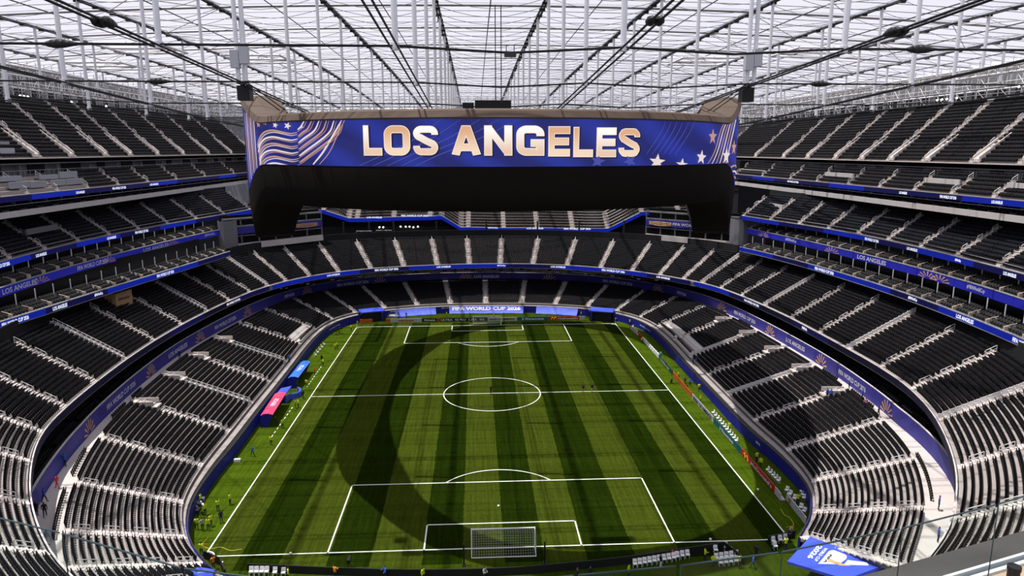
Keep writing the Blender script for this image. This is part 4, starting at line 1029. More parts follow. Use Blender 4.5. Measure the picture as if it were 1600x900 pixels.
LET = {'L': [[(h_, 0), (h_, 1)], [(0, hv), (1, hv)]],
       'O': [arc_pts(1 - .36, 1 - .30, .36 - h_, .30 - hv, 0, 90) + arc_pts(.36, 1 - .30, .36 - h_, .30 - hv, 90, 180) + arc_pts(.36, .30, .36 - h_, .30 - hv, 180, 270) + arc_pts(1 - .36, .30, .36 - h_, .30 - hv, 270, 360) + [(1 - h_, 1 - .30), (1 - h_, 1 - .26)]],
       'S': [[(1 - h_, .70)] + arc_pts(1 - .34, .74, .34 - h_, .26 - hv, 0, 90) + arc_pts(.34, .74, .34 - h_, .26 - hv, 90, 255) + [(.5, .5)] + arc_pts(1 - .34, .27, .34 - h_, .27 - hv, 75, -90) + arc_pts(.34, .27, .34 - h_, .27 - hv, 270, 180) + [(h_, .31)]],
       'A': [[(h_ * .95, 0), (.5 - .02, 1 - hv * .1), ], [(1 - h_ * .95, 0), (.5 + .02, 1 - hv * .1)], [(.22, .27), (.78, .27)], [(.40, .9), (.60, .9)]],
       'N': [[(h_, 0), (h_, 1)], [(1 - h_, 0), (1 - h_, 1)], [(h_ * 1.0, .97), (1 - h_ * 1.0, .03)]],
       'G': [[(1 - h_, .66), (1 - h_, .70)] + arc_pts(1 - .36, 1 - .30, .36 - h_, .30 - hv, 0, 90) + arc_pts(.36, 1 - .30, .36 - h_, .30 - hv, 90, 180) + arc_pts(.36, .30, .36 - h_, .30 - hv, 180, 270) + arc_pts(1 - .36, .30, .36 - h_, .30 - hv, 270, 300), [(1 - h_, 0), (1 - h_, .5)], [(.52, .42), (1, .42)]],
       'E': [[(h_, 0), (h_, 1)], [(0, hv), (1, hv)], [(0, .5), (.95, .5)], [(0, 1 - hv), (1, 1 - hv)]]}
def draw_letter(ch, x0, x1, yt, yb, grow, off, m_, nm, dx=0, dy=0, par=None):
    b = MB(); Wp, Hp = x1 - x0, yb - yt
    for st in LET[ch]:
        P = np.array([(x0 + p_[0] * Wp, yb - p_[1] * Hp) for p_ in st]); n = len(P); t = np.zeros_like(P)
        t[1:-1] = P[2:] - P[:-2]; t[0] = P[1] - P[0]; t[-1] = P[-1] - P[-2]; t /= np.maximum(np.linalg.norm(t, axis=1), 1e-6)[:, None]
        hw = np.where(np.abs(t[:, 0]) > .8, hv * Hp, h_ * Wp) * (0.9 if ch == 'S' else 1)
        if ch == 'A' and abs(t[0, 0]) < .8: hw = np.full(n, h_ * Wp * 1.05)
        if ch == 'N' and 0.2 < abs(t[0, 0]) < .95: hw = np.full(n, h_ * Wp * .95)
        hw = np.minimum(hw, 6.2) + grow; P = P.copy(); P[0] -= t[0] * grow; P[-1] += t[-1] * grow
        nr = np.c_[-t[:, 1], t[:, 0]] * hw[:, None]; A_ = P + nr; B_ = P - nr
        for q in (A_, B_): q[:, 0] = np.clip(q[:, 0], x0 - grow, x1 + grow); q[:, 1] = np.clip(q[:, 1], yt - grow, yb + grow)
        k0 = len(b.v); b.v += [bpt(a[0] + dx, a[1] + dy, off) for a in A_] + [bpt(a[0] + dx, a[1] + dy, off) for a in B_]
        for k in range(n - 1): b.f.append((k0 + k, k0 + k + 1, k0 + n + k + 1, k0 + n + k)); b.m.append(0)
    o = b.build(nm, m_, par or board)
    if par is None: bpar(o)
    return o
for ch, x0, x1, wm in zip('LOSANGELES', (569, 601, 646, 706, 757, 807, 857, 896, 932, 966), (597, 641, 685, 751, 800, 850, 890, 926, 962, 999), (1, 0, 1, 0, 1, 1, 0, 0, 1, 0)):
    yt = 195.5 + max(0, x0 - 800) / 200 * 5; yb = yt + 46 - max(0, x0 - 900) / 100 * 2.5
    lo = draw_letter(ch, x0, x1, yt, yb, -.6, .11, L_W if wm else L_C, 'letter')
    draw_letter(ch, x0, x1, yt, yb, 1.0, .05, L_S, 'letter_shadow', 1.4, 1.0, lo)
    draw_letter(ch, x0, x1, yt, yb, .5, .08, L_E, 'letter_outline', 0, 0, lo)
G_W = mat('graphic_white', (.02, .02, .02), .5, emit=(.80, .68, .66), es=1.0); G_C = mat('graphic_copper', (.02, .02, .02), .5, emit=(.50, .28, .20), es=1.0); G_D = mat('graphic_dim', (.01, .01, .02), .5, emit=(.055, .065, .34), es=1.0)
def stripe(pts, wd, m_, off=.05, k=5):
    P = sample(np.array(pts, float), k); n = normals(np.c_[P, np.zeros(len(P))]); b = MB()
    ws = wd * np.sin(np.pi * np.linspace(.12, .95, len(P))) ** .5
    for i in range(len(P) - 1):
        q = [P[i] + n[i] * ws[i] / 2, P[i + 1] + n[i + 1] * ws[i + 1] / 2, P[i + 1] - n[i + 1] * ws[i + 1] / 2, P[i] - n[i] * ws[i] / 2]
        b.quad(*[bpt(*c, off) for c in q])
    bpar(b.build('wave_stripe', m_, board))
for k in range(6):
    y = 205 + 10.2 * k
    stripe([(403 + k * .6, y + 22), (407, y + 10), (415, y + 1), (428, y - 2), (444, y + 1), (456, y + 3), (466, y + 1)], 2.6, G_W if k % 2 else G_C)
    stripe([(403 + k * .6, y + 25), (409, y + 12), (417, y + 4), (430, y + 1), (446, y + 4), (457, y + 6), (466, y + 4)], 1.2, G_C if k % 2 else G_W, .055)
for k in range(6):
    y = 205 + 10.2 * k; xe = 478 + k * 11.5
    stripe([(467, y - 3), (474 + k, y - 9 - k * .5), (xe - 6 - k, 198 + k * 2.5), (xe, 188)], 2.8, G_W if k % 2 == 0 else G_C)
    stripe([(467, y), (476 + k, y - 7 - k * .5), (xe - 2 - k, 199 + k * 2.5), (xe + 4, 188)], 1.1, G_C, .055)
stripe([(488, 256), (505, 236), (525, 205), (536, 187)], 2.8, G_W); stripe([(498, 256), (515, 236), (531, 205), (541, 187)], 1.4, G_C)
for k in range(5): stripe([(560 + 22 * k, 258), (600 + 22 * k, 240), (650 + 25 * k, 215), (690 + 30 * k, 186)], 1.6, G_D, .03)
for k in range(6): stripe([(386.5 + k * 2.6, 176), (386.5 + k * 2.6, 215), (387 + k * 2.5, 285)], 1.0, G_W if k % 2 else G_C)
for k in range(6): stripe([(1106 + k * 5.5, 258 + k * 4), (1117 + k * 4.4, 235), (1124 + k * 4, 205), (1131 + k * 3.5, 186 - k * 2)], 1.3, G_W if k % 2 else G_C)
for k in range(3): stripe([(1140, 268 + 10 * k), (1145, 260 + 9 * k), (1150, 258 + 9 * k), (1153, 262 + 9 * k)], 2.4, G_W if k % 2 else G_C)
for k in range(6): stripe([(1010 + 9 * k, 240), (1022 + 9 * k, 222), (1032 + 9 * k, 205), (1038 + 9 * k, 190)], 1.3, G_D, .03)
def star(x, y, R, m_, sx=1.0, tilt=0.0):
    pts = []
    for k in range(10):
        r = R if k % 2 == 0 else R * .42; a = -math.pi / 2 + math.pi * k / 5 + tilt
        pts.append(bpt(x + r * sx * math.cos(a), y + r * math.sin(a), .09))
    b = MB(); c = bpt(x, y, .09); b.v = [c] + pts
    for k in range(10): b.f.append((0, 1 + k, 1 + (k + 1) % 10)); b.m.append(0)
    bpar(b.build('star', m_, board))
for x, y, R, m_, sx, ti in ((407, 193, 7, G_C, .5, 0), (417, 190, 6, G_C, .8, .2), (433, 195, 5, G_W, .9, .3), (452, 196, 6, G_W, 1, .4), (934, 251, 12, G_D, 1, .2), (984, 251, 11, G_D, 1, .8), (1027, 252, 13, G_W, 1, .1), (1066, 257, 11, G_W, .9, .1), (1096, 245, 12, G_W, .65, .1), (1112, 213, 13, G_C, .5, 0), (1135, 243, 14, G_W, .42, 0), (1146, 230, 13, G_C, .3, 0)): star(x, y, R, m_, sx, ti)
# rigging on the board
for s in (-1, 1):
    X0, Y0 = s * 26.25, -51.3
    hp = empty('hoist_column', (X0, Y0, 52)); tag(hp, f'grey twin hoist column above the {"left" if s < 0 else "right"} corner of the video board', 'hoist')
    I = Matrix.Translation(-hp.location)
    for dx in (-.36, .36): b = MB(); b.tube((X0 + dx, Y0, 52.2), (X0 + dx, Y0, zr(X0, Y0) - .3), .23, 8); o = b.build('mast', M['steel_white'], hp); o.matrix_parent_inverse = I
    for dx, z in ((-.45, 54.3), (.45, 54.7)): b = MB(); b.box((X0 + dx, Y0 - .35, z), (.85, .7, 1.7)); o = b.build('winch_box', M['lightgrey'], hp); o.matrix_parent_inverse = I
    b = MB(); b.box((X0 + s * .6, Y0 + 2.5, 51.2), (1.3, 1.2, 1.5)); o = b.build('anchor_block', M['black'], hp); o.matrix_parent_inverse = I
    for dx in (-.3, .3): b = MB(); b.tube((X0 + dx, Y0, 52.3), (X0 + s * .6 + dx, Y0 + 2.4, 51.9), .08, 5); b.tube((X0 + dx, Y0, 52.2), (X0 - s * 3 + dx, Y0 + 3.2, 49.5), .06, 5); o = b.build('sling', M['cable'], hp); o.matrix_parent_inverse = I
p = at_y(770, 164, -50); b = MB(); b.box((p[0], -50, p[2]), (3.8, 1.2, .9)); b.box((p[0] - 2.6, -50, p[2] - .1), (1.2, 1.2, .6)); o = b.build('rig_box', M['black']); tag(o, 'black equipment box standing on top of the video board centre', 'equipment')
b = MB(); b.tube((p[0] + .9, -50, p[2]), (p[0] + .9, -50, 60), .05, 4); b.tube((p[0] + .3, -50, p[2]), (p[0] + .3, -50, 60), .05, 4); b.build('hanging_cable', M['cable'], o)

# ================================================================== PERIMETER STRUCTURE under the roof edge
def truss(P, Q, h, step, name, m, lamps=0, lampm=None):
    """lattice girder between two points"""
    P, Q = Vector(P), Vector(Q); L = (Q - P).length; n = max(2, int(L / step)); b = MB()
    up = Vector((0, 0, h)); b.tube(P, Q, .16, 5); b.tube(P + up, Q + up, .16, 5); b.tube(P + up * .5, Q + up * .5, .07, 4)
    for i in range(n + 1):
        a = P.lerp(Q, i / n); b.tube(a, a + up, .09, 4)
        if i < n:
            c = P.lerp(Q, (i + 1) / n)
            if i % 2: b.tube(a, c + up, .07, 4)
            else: b.tube(a + up, c, .07, 4)
    o = b.build(name, m, kind='structure')
    return o
sp_l = []
for s, side, zz in ((-1, 'left', 55.2), (1, 'right', 53.8)):
    w = MB(); w.box((s * 94.5, 35, zz - 2), (.4, 210, 4.0)); w.build(f'wall_{side}_top', M['grey_wall'], kind='structure')
    truss((s * 93.5, -70, zz + .6), (s * 93.5, 140, zz + .6), 2.2, 3.0, f'catwalk_{side}_lower', M['steel_grey'])
    truss((s * 97, -70, zz + 2.8), (s * 97, 200, zz + 2.8), 2.6, 2.4, f'catwalk_{side}_upper', M['steel_white'])
    truss((s * 90, -40, zz + 4.6), (s * 90, 200, zz + 4.6), 1.2, 2.4, f'catwalk_{side}_hung', M['steel_grey'])
    truss((s * 100, -70, zz + 6.2), (s * 100, 200, zz + 6.2), 1.6, 3.0, f'catwalk_{side}_outer', M['steel_white'])
    w = MB(); w.box((s * 101.5, 65, zz + 3.0), (.3, 270, 10.0)); pw = w.build(f'wall_{side}_perimeter', mat('plant_grey', (.24, .235, .235), .7, noise=.75, scale=.9), kind='structure')
    wm = None
    for y in np.arange(-60, 195, 6.0):
        b = MB(); b.box((0, 0, 0), (.3, 3.2, 1.5)); o = b.build('louvre', M['soffit'], pw) if wm is None else link('louvre', wm, pw); wm = o.data; o.location = (s * 101.3, y, zz + 2.6)
    wm = None
    for y in np.arange(-62, 195, 3.0):
        b = MB(); b.tube((0, 0, 0), (0, 0, 10), .10, 5); o = b.build('perimeter_post', M['steel_white'], pw) if wm is None else link('perimeter_post', wm, pw); wm = o.data; o.location = (s * 99.5, y, zz - 1)
for Y, z, h in ((112, 57.2, 2.0), (112, 60.2, 2.4), (150, 57.5, 3.0), (207, 56, 5)):
    truss((-104, Y, z), (104, Y, z), h, 3.2, 'catwalk_far', M['steel_grey'] if h < 2.2 else M['steel_white'])
w = MB(); w.box((0, 208, 54), (215, .5, 14)); w.box((0, 152, 50), (200, .5, 16)); w.build('wall_far_perimeter', MATS['plant_grey'], kind='structure')
lm = None; FLN = {}
def floodlight(p, aim, label, group):
    global lm
    FLN[group] = FLN.get(group, 0) + 1; label = f'{label}, {ordinal(FLN[group])} of its row'
    b = MB(); b.tube((0, 0, 0), (0, 0, -.25), .17, 8, 0); b.tube((0, 0, 0), (0, 0, .22), .20, 8, 1)
    if lm is None: o = b.build('floodlight', [M['lamp'], M['black']]); lm = o.data
    else: o = link('floodlight', lm)
    o.location = p; d = (Vector(aim) - Vector(p)); o.rotation_euler = (-d).to_track_quat('Z', 'Y').to_euler(); tag(o, label, 'floodlight', group); return o
for y in (-6, 8, 22, 23.2, 24.4, 40, 55): floodlight((-92.8, y, 56.0), (0, y * .3, 10), 'small floodlight on the catwalk above the left top tier', 'left catwalk floodlights')
for k in range(7): floodlight((92.8, -4 - k * 1.4, 56.2), (0, 0, 10), 'floodlight in the row on the catwalk above the right top tier', 'right catwalk floodlights')
for k in range(5): floodlight((92.8, 12 + k * 1.5, 55.4), (0, 0, 10), 'floodlight in the row on the catwalk above the right top tier', 'right catwalk floodlights')
for x in (-46, -44, -36, -34, -24, -23, 19, 21): floodlight((x, 111, 58.6), (x * .4, 0, 10), 'bright floodlight on the far catwalk above the video board', 'far catwalk floodlights')

# ================================================================== GOALS
def goal(Y, s, label):
    """s = direction away from the pitch"""
    e = empty('football_goal', (0, Y, 0)); tag(e, label, 'goal'); I = Matrix.Translation(-e.location)
    def add(b, n, m): o = b.build(n, m, e); o.matrix_parent_inverse = I; return o
    r = .075; H, Wd, D1, D2 = 2.44, 3.66, .9, 2.0
    for q in (-1, 1): b = MB(); b.tube((q * Wd, Y, 0), (q * Wd, Y, H + r), r, 8); add(b, 'goal_post', M['white'])
    b = MB(); b.tube((-Wd, Y, H), (Wd, Y, H), r, 8); add(b, 'crossbar', M['white'])
    b = MB(); b.tube((-Wd, Y + s * D2, .05), (Wd, Y + s * D2, .05), .05, 6)
    for q in (-1, 1): b.tube((q * Wd, Y, .05), (q * Wd, Y + s * D2, .05), .05, 6)
    add(b, 'ground_frame', M['white'])
    for q in (-1, 1):
        b = MB(); b.tube((q * Wd, Y, H), (q * (Wd + .02), Y + s * D1, H - .05), .025, 4); b.tube((q * (Wd + .02), Y + s * D1, H - .05), (q * Wd, Y + s * D2, .05), .02, 4); add(b, 'net_support', M['white'])
    b = MB(); st = .28
    prof = [(Y, H), (Y + s * D1, H - .15), (Y + s * D1 * 1.25, H * .55), (Y + s * D2, .05)]
    xs = np.arange(-Wd, Wd + .01, st)
    for x in xs: b.path([(x, *p) for p in prof], .013, 3)
    P = np.array([(0, *p) for p in prof]); S = np.r_[0, np.cumsum(np.linalg.norm(np.diff(P, axis=0), axis=1))]
    for q in np.arange(0, S[-1], st):
        y, z = np.interp(q, S, P[:, 1]), np.interp(q, S, P[:, 2]); b.tube((-Wd, y, z), (Wd, y, z), .013, 3)
    for q in (-1, 1):
        for t in np.arange(.25, 2.0, st):
            zt_ = np.interp(t, [0, D1, D1 * 1.25, D2], [H, H - .15, H * .55, .05]); b.tube((q * Wd, Y + s * t, 0), (q * Wd, Y + s * t, zt_), .012, 3)
    o = add(b, 'net', mat('net_white', (.5, .5, .48), .8)); o['kind'] = 'stuff'
    for q in (-1, 1):
        b = MB(); b.tube((q * (Wd + .85), Y + s * 3.3, 0), (q * (Wd + .85), Y + s * 3.3, 2.6), .09, 6); b.box((q * (Wd + .85), Y + s * 3.3, .05), (.4, .6, .1)); o = b.build('net_post', M['black'])
        tag(o, f'tall black net post {"left" if q < 0 else "right"} of the {"near" if s < 0 else "far"} goal', 'post')
goal(-HY, -1, 'white football goal with net at the near end of the pitch')
goal(HY, 1, 'small white football goal in front of the far advertising boards')

# ================================================================== ADVERTISING BOARDS
def X_on(Y, x): d = ray(x, 500); return CAM[0] + d[0] * (Y - CAM[1]) / d[1]
T_W, T_R, T_D, T_Y = M['print_white'], mat('print_red', (.45, .01, .02), .5), mat('print_dark', (.02, .02, .05), .5), mat('print_yellow', (.75, .45, .02), .5)
M['board_black'] = mat('board_black', (.012, .012, .012), .5)
def boards_far():
    Y = 57.0
    segs = [(562, 582, 'orange', [], 'orange advertising board left of the far tunnel mouth'), (603, 610, 'orange', [], 'narrow orange board end left of the far goal'), (610, 659, 'lightgrey', [('verizon', 622, 646, T_R)], 'pale advertising board with red lettering behind the far goal'),
            (659, 683, 'board_black', [('Michelob', 663, 680, T_W)], 'black board with white script behind the far goal'), (683, 687, 'red', [], 'thin red board strip behind the far goal'),
            (687, 762, 'board_black', [('ULTRA', 689, 707, T_W), ('92 PLU', 711, 728, T_W), ('SUPER', 732, 745, T_W), ('92', 749, 757, T_W)], 'long black board with white capitals left of the far goal'),
            (762, 808, 'lightgrey', [('BANK OF AMERICA', 765, 804, T_D)], 'pale board with dark capitals behind the far goal'), (808, 857, 'teal', [('Hisense', 816, 850, T_W)], 'teal board with white lettering right of the far goal'),
            (857, 905, 'red', [("McDonald's", 872, 903, T_W)], 'red board with white lettering right of the far goal'), (905, 914, 'lightgrey', [], 'short pale board at the right end behind the far goal'), (935, 955, 'lightgrey', [('TBX', 938, 945, T_R)], 'pale board by the right far tunnel mouth')]
    for x0, x1, m, tx, lb in segs:
        X0, X1 = X_on(Y, x0), X_on(Y, x1); b = MB(); b.box(((X0 + X1) / 2, Y, .5), (X1 - X0 - .05, .12, 1.0)); b.box(((X0 + X1) / 2, Y + .35, .06), (X1 - X0 - .3, .7, .08)); o = b.build('advertising_board', M[m]); tag(o, lb, 'board', 'boards behind the far goal')
        for t, a, c, tm in tx: text_plane(t, (X_on(Y, a), Y - .08, .22), (1, 0, 0), (0, 0, 1), X_on(Y, c) - X_on(Y, a), .58, tm, o)
        if m == 'red' and x1 - x0 > 10:
            b = MB(); xa = X_on(Y, 861); 
            for k in (0, 1): b.path([(xa + k * .8, Y - .1, .22), (xa + .2 + k * .8, Y - .1, .75), (xa + .4 + k * .8, Y - .1, .82), (xa + .6 + k * .8, Y - .1, .75), (xa + .8 + k * .8, Y - .1, .22)], .06, 4)
            b.build('arches_mark', T_Y, o)
boards_far()
BXL = [(36.6, 47), (37.2, 40), (37.3, 20), (37.0, 0), (37.0, -20), (37.0, -38), (36.6, -47), (35.6, -51.5)]
BP = sample(np.array([(*p, 0) for p in BXL], float), 10); BS = arcl(BP)
def bs(x): return s_at_px(BP, BS, x)
for x0, x1, m, tx, lb in [(962, 984, 'orange', [], 'orange board at the far right corner of the pitch'), (985, 996, 'lightgrey', [], 'first pale board along the right touchline'), (996, 1004, 'red', [], 'small red board along the right touchline'), (1004, 1029, 'white', [], 'white board in front of chairs on the right touchline'),
                          (1029, 1050, 'green_board', [('Unilever', 1032, 1046, T_W)], 'dark green board on the right touchline before the halfway line'), (1051, 1080, 'orange', [], 'brown orange board on the right touchline at the halfway line'), (1081, 1114, 'lightgrey', [('BANK OF AMERICA', 1083, 1112, T_D)], 'grey board with dark capitals on the right touchline'),
                          (1115, 1158, 'teal', [('Hisense', 1125, 1146, T_W)], 'teal board with pale lettering on the right touchline'), (1158, 1172, 'red', [], 'plain red board with yellow mark on the right touchline'), (1172, 1210, 'red', [("McDonald's", 1173, 1206, T_W)], 'red board with big white lettering near the right corner'), (1210, 1219, 'lightgrey', [], 'short grey board beyond the red ones at the right corner')]:
    q = np.array([along(BP, BS, s) for s in np.linspace(bs(x0), bs(x1), 5)]); b = MB(); wall(b, q, 0, 1.0, .12); wall(b, offs(q, .2), 0, .1, .5); o = b.build('advertising_board', M[m]); tag(o, lb, 'board', 'boards along the right touchline')
    for t, a, c, tm in tx: text_on_curve(t, BP, bs(a), bs(c) - bs(a), .2, .6, tm, o)
    if lb.startswith('plain red'):
        b = MB(); s0 = bs(1161)
        for k in (0, 1):
            pts = []
            for ds, z in ((0, .2), (.3, .75), (.5, .82), (.7, .75), (1.0, .2)): c = along(offs(BP, -.06), BS, s0 + k * 1.0 + ds); pts.append((c[0], c[1], z))
            b.path(pts, .07, 4)
        b.build('arches_mark', T_Y, o)
q = np.array([at_z(x, y, .0) for x, y in ((1228, 781), (1240, 797), (1252, 812), (1258, 820))]); b = MB(); wall(b, q, 0, 1.0, .12); o = b.build('advertising_board', M['lightgrey']); tag(o, 'grey board with a faint orange round mark at the near right corner', 'board', 'boards along the right touchline')
c = (at_z(1237, 788, .5)); b = MB(); 
for k in range(10):
    t0, t1 = 2 * math.pi * k / 10, 2 * math.pi * (k + 1) / 10; dv = (q[1] - q[0]) / np.linalg.norm(q[1] - q[0]); c0 = q[0] * .55 + q[1] * .45 - np.array([dv[1], -dv[0], 0]) * -.0
    n = np.array([-dv[1], dv[0], 0]); f = lambda t: tuple(c0 + dv * .35 * math.cos(t) + np.array([0, 0, .5 + .35 * math.sin(t)]) - n * .08)
    b.poly([tuple(c0 + np.array([0, 0, .5]) - n * .08), f(t0), f(t1)])
b.build('round_mark', M['orange'], o)
# black barrier behind the near goal
def barrier(pts, z, label, m='board_black', th=.12, h=None):
    q = np.array([at_z(x, y, z) for x, y in pts]); q = resamp(withz(q, 0), 3.0); b = MB(); wall(b, q, 0, z, th); o = b.build('pitch_barrier', M[m]); tag(o, label, 'barrier')
    t = MB(); S = arcl(q)
    for s in np.arange(1.0, S[-1], 2.6):
        c = along(offs(q, -.02), S, s); cn = along(offs(q, .02 + th), S, s); t.box((cn[0], cn[1], z - .12), (.2, .2, .06))
    t.build('cable_tag', M['white'], o)
    return o
barrier([(386, 881), (500, 886), (612, 890), (700, 890), (800, 887), (870, 881), (955, 873), (1050, 860), (1132, 847)], .95, 'long black barrier behind the near goal')
barrier([(1132, 847), (1148, 858), (1163, 871)], .95, 'short black barrier end turning away behind the near goal')
barrier([(317, 861), (332, 868), (347, 873), (350, 890)], .95, 'black barrier at the near left corner by the flag')
barrier([(1201, 838), (1222, 833), (1243, 829)], .95, 'black barrier in front of white chairs at the near right corner')

# ================================================================== WHITE FOLDING CHAIRS
def chair_mesh():
    b = MB()
    b.box((0, 0, .45), (.46, .44, .05)); b.box((0, -.22, .72), (.46, .05, .34))
    for s in (-1, 1):
        b.tube((s * .21, .2, 0), (s * .21, -.22, .88), .018, 5); b.tube((s * .21, -.24, 0), (s * .21, .16, .45), .018, 5)
    b.tube((-.21, -.24, .1), (.21, -.24, .1), .015, 5)
    me = bpy.data.meshes.new('folding_chair'); me.from_pydata(b.v, [], b.f); me.materials.append(M['white']); return me
CH = chair_mesh()
def chairs(spots, group, words, sc=1.0):
    n = len(spots)
    for k, (x, y, rz) in enumerate(spots):
        p = at_z(x, y, 0); o = link('folding_chair', CH); o.location = (p[0], p[1], .0); o.rotation_euler = (0, 0, rz + random.uniform(-.12, .12)); o.scale = (sc,) * 3
        tag(o, f'white folding chair {words}, {ordinal(k + 1)} from the {"left" if n > 1 else "end"}', 'chair', group)
chairs([(992 + k * 7.6, 886 - k * 1.25, math.pi) for k in range(9)], 'chairs behind the near barrier', 'in the row behind the near black barrier')
chairs([(1058 + k * 8, 874 - k * 1.3, math.pi) for k in range(3)], 'chairs behind the near barrier', 'in the short trio behind the near barrier')
chairs([(1119 + k * 8, 877 - k * 1.2 , math.pi) for k in range(5)], 'chairs behind the near barrier', 'in the front row by the barrier end')
chairs([(1126 + k * 8, 884 - k * 1.0, math.pi) for k in range(4)], 'chairs behind the near barrier', 'in the back row by the barrier end')
chairs([(1118, 864, math.pi), (1134, 859, math.pi)], 'chairs behind the near barrier', 'standing apart close to the barrier end')
chairs([(393 + k * 8, 898, math.pi) for k in range(4)], 'chairs behind the near barrier', 'in the row by the left barrier end')
chairs([(430, 899, math.pi), (443, 900, math.pi)], 'chairs behind the near barrier', 'near the left barrier end, standing apart')
chairs([(1208, 850, math.pi), (1219, 848, math.pi), (1227, 846, math.pi), (1211, 858, math.pi)], 'chairs at the near right corner', 'behind the small right corner barrier')
chairs([(309 + (k % 3) * 4.2, 776 + k * 3.3, -1.2) for k in range(7)], 'chairs at the near left corner', 'in the cluster by the blue wall, near left')
chairs([(1114 + k * 3.6, 648 + k * 4.4, math.pi / 2) for k in range(11)], 'chairs on the right touchline', 'in the long row behind the right boards')
chairs([(1003 + k * 3.0, 532 + k * 3.1, math.pi / 2) for k in range(9)], 'chairs on the right touchline', 'in the far row behind the right boards')
chairs([(988 + k * 3.0, 513 + k * 4, math.pi / 2) for k in range(4)], 'chairs on the right touchline', 'in the farthest group by the right corner')
chairs([(1199 + k * 4.2, 738 + k * 4.2, math.pi / 2) for k in range(5)], 'chairs on the right touchline', 'behind the red boards by the wall notch')
chairs([(1229, 770, 2.2), (1234, 776, 2.2), (1241, 783, 2.4), (1251, 797, 2.4), (1256, 803, 2.2), (1252, 772, 1.6), (1254, 777, 1.6), (1256, 782, 1.6)], 'chairs at the near right corner', 'scattered behind the grey corner board')
chairs([(493 + k * 3.4, 557 - k * 4.2, -math.pi / 2) for k in range(5)], 'chairs on the left touchline', 'in the row by the left tunnel')
chairs([(606 + k * 3.2, 496, math.pi) for k in range(6)], 'chairs behind the far boards', 'behind the far left boards')

# ================================================================== DUGOUTS AND DESKS
def dugout(x0y0, x1y1, m, label, txt):
    """shelter whose roof front edge runs between two surveyed points at z 2.1"""
    a, b_ = at_z(*x0y0, 2.2), at_z(*x1y1, 2.2); L = np.linalg.norm((b_ - a)[:2]); ang = math.atan2(b_[1] - a[1], b_[0] - a[0])
    e = empty('dugout', ((a[0] + b_[0]) / 2, (a[1] + b_[1]) / 2, 0), ang); tag(e, label, 'dugout')
    r = MB(); h = L / 2; D = 2.0
    prof = [(0, 2.2), (.7, 2.42), (1.4, 2.40), (D, 2.1), (D + .15, 1.2), (D + .15, .05)]
    for i in range(3):
        (y0, z0), (y1, z1) = prof[i], prof[i + 1]
        r.hexa([(-h, y0, z0 - .06), (h, y0, z0 - .06), (h, y1, z1 - .06), (-h, y1, z1 - .06), (-h, y0, z0), (h, y0, z0), (h, y1, z1), (-h, y1, z1)])
    r.build('roof', m, e)
    r = MB()
    for i in range(3, 5):
        (y0, z0), (y1, z1) = prof[i], prof[i + 1]
        r.hexa([(-h, y0, z0), (h, y0, z0), (h, y1, z1), (-h, y1, z1), (-h, y0 - .06, z0), (h, y0 - .06, z0), (h, y1 - .06, z1), (-h, y1 - .06, z1)])
    r.build('back_wall', M['wall_blue'], e)
    for s in (-1, 1): r = MB(); r.poly([(s * h, y, z) for y, z in [(0, 2.2), (.7, 2.4), (1.4, 2.38), (D, 2.1), (D + .15, 1.2), (D + .15, .05), (.9, .05)]]); r.poly([(s * (h - .05), y, z) for y, z in [(0, 2.2), (.7, 2.4), (1.4, 2.38), (D, 2.1), (D + .15, 1.2), (D + .15, .05), (.9, .05)]]); r.build('side_panel', M['wall_blue'], e)
    n = int(L / .62); cm = None
    for k in range(n):
        if cm is None: r = MB(); r.box((0, 0, .45), (.5, .5, .12)); r.box((0, .25, .85), (.5, .12, .75)); o = r.build('bench_seat', M['black'], e); cm = o.data
        else: o = link('bench_seat', cm, e)
        o.location = (-h + .4 + k * (L - .8) / max(1, n - 1), 1.3, 0)
    o = text_plane(txt, (-h * .3, .45, 2.40), (1, 0, 0), (0, .95, .05), h * .7, .8, M['print_white'], e)
    return e
M['roof_blue'] = mat('canopy_blue', (.03, .16, .62), .5); M['roof_red'] = mat('canopy_red', (.62, .05, .14), .5)
dugout((426, 648), (447, 614), M['roof_red'], 'red roofed team dugout on the left touchline', 'FIFA26')
dugout((466, 590), (485, 565), M['roof_blue'], 'light blue roofed team dugout on the left touchline', 'FIFA26')
p = at_z(443, 612, 1.6); b = MB(); b.hexa([(p[0] - 1, p[1] - 2, 1.5), (p[0] + 1, p[1] - 2, 1.9), (p[0] + 1, p[1] + 2, 1.9), (p[0] - 1, p[1] + 2, 1.5), (p[0] - 1, p[1] - 2, 1.6), (p[0] + 1, p[1] - 2, 2.0), (p[0] + 1, p[1] + 2, 2.0), (p[0] - 1, p[1] + 2, 1.6)])
for dx, dy in ((-.8, -1.8), (.8, -1.8), (.8, 1.8), (-.8, 1.8)): b.tube((p[0] + dx, p[1] + dy, 0), (p[0] + dx, p[1] + dy, 1.6), .05, 5)
o = b.build('officials_canopy', M['blue_bright']); tag(o, 'small blue canopy between the two dugouts', 'canopy')
b = MB(); P = [at_z(x, y, .9) for x, y in ((447, 622), (453, 617), (462, 615), (469, 612), (470, 607), (466, 605))]; P = sample(withz(np.array(P), 0), 3)
wall(b, P, 0, .95, .3); o = b.build('officials_desk', M['blue_bright']); tag(o, 'blue curved officials desk beside the halfway line', 'desk')

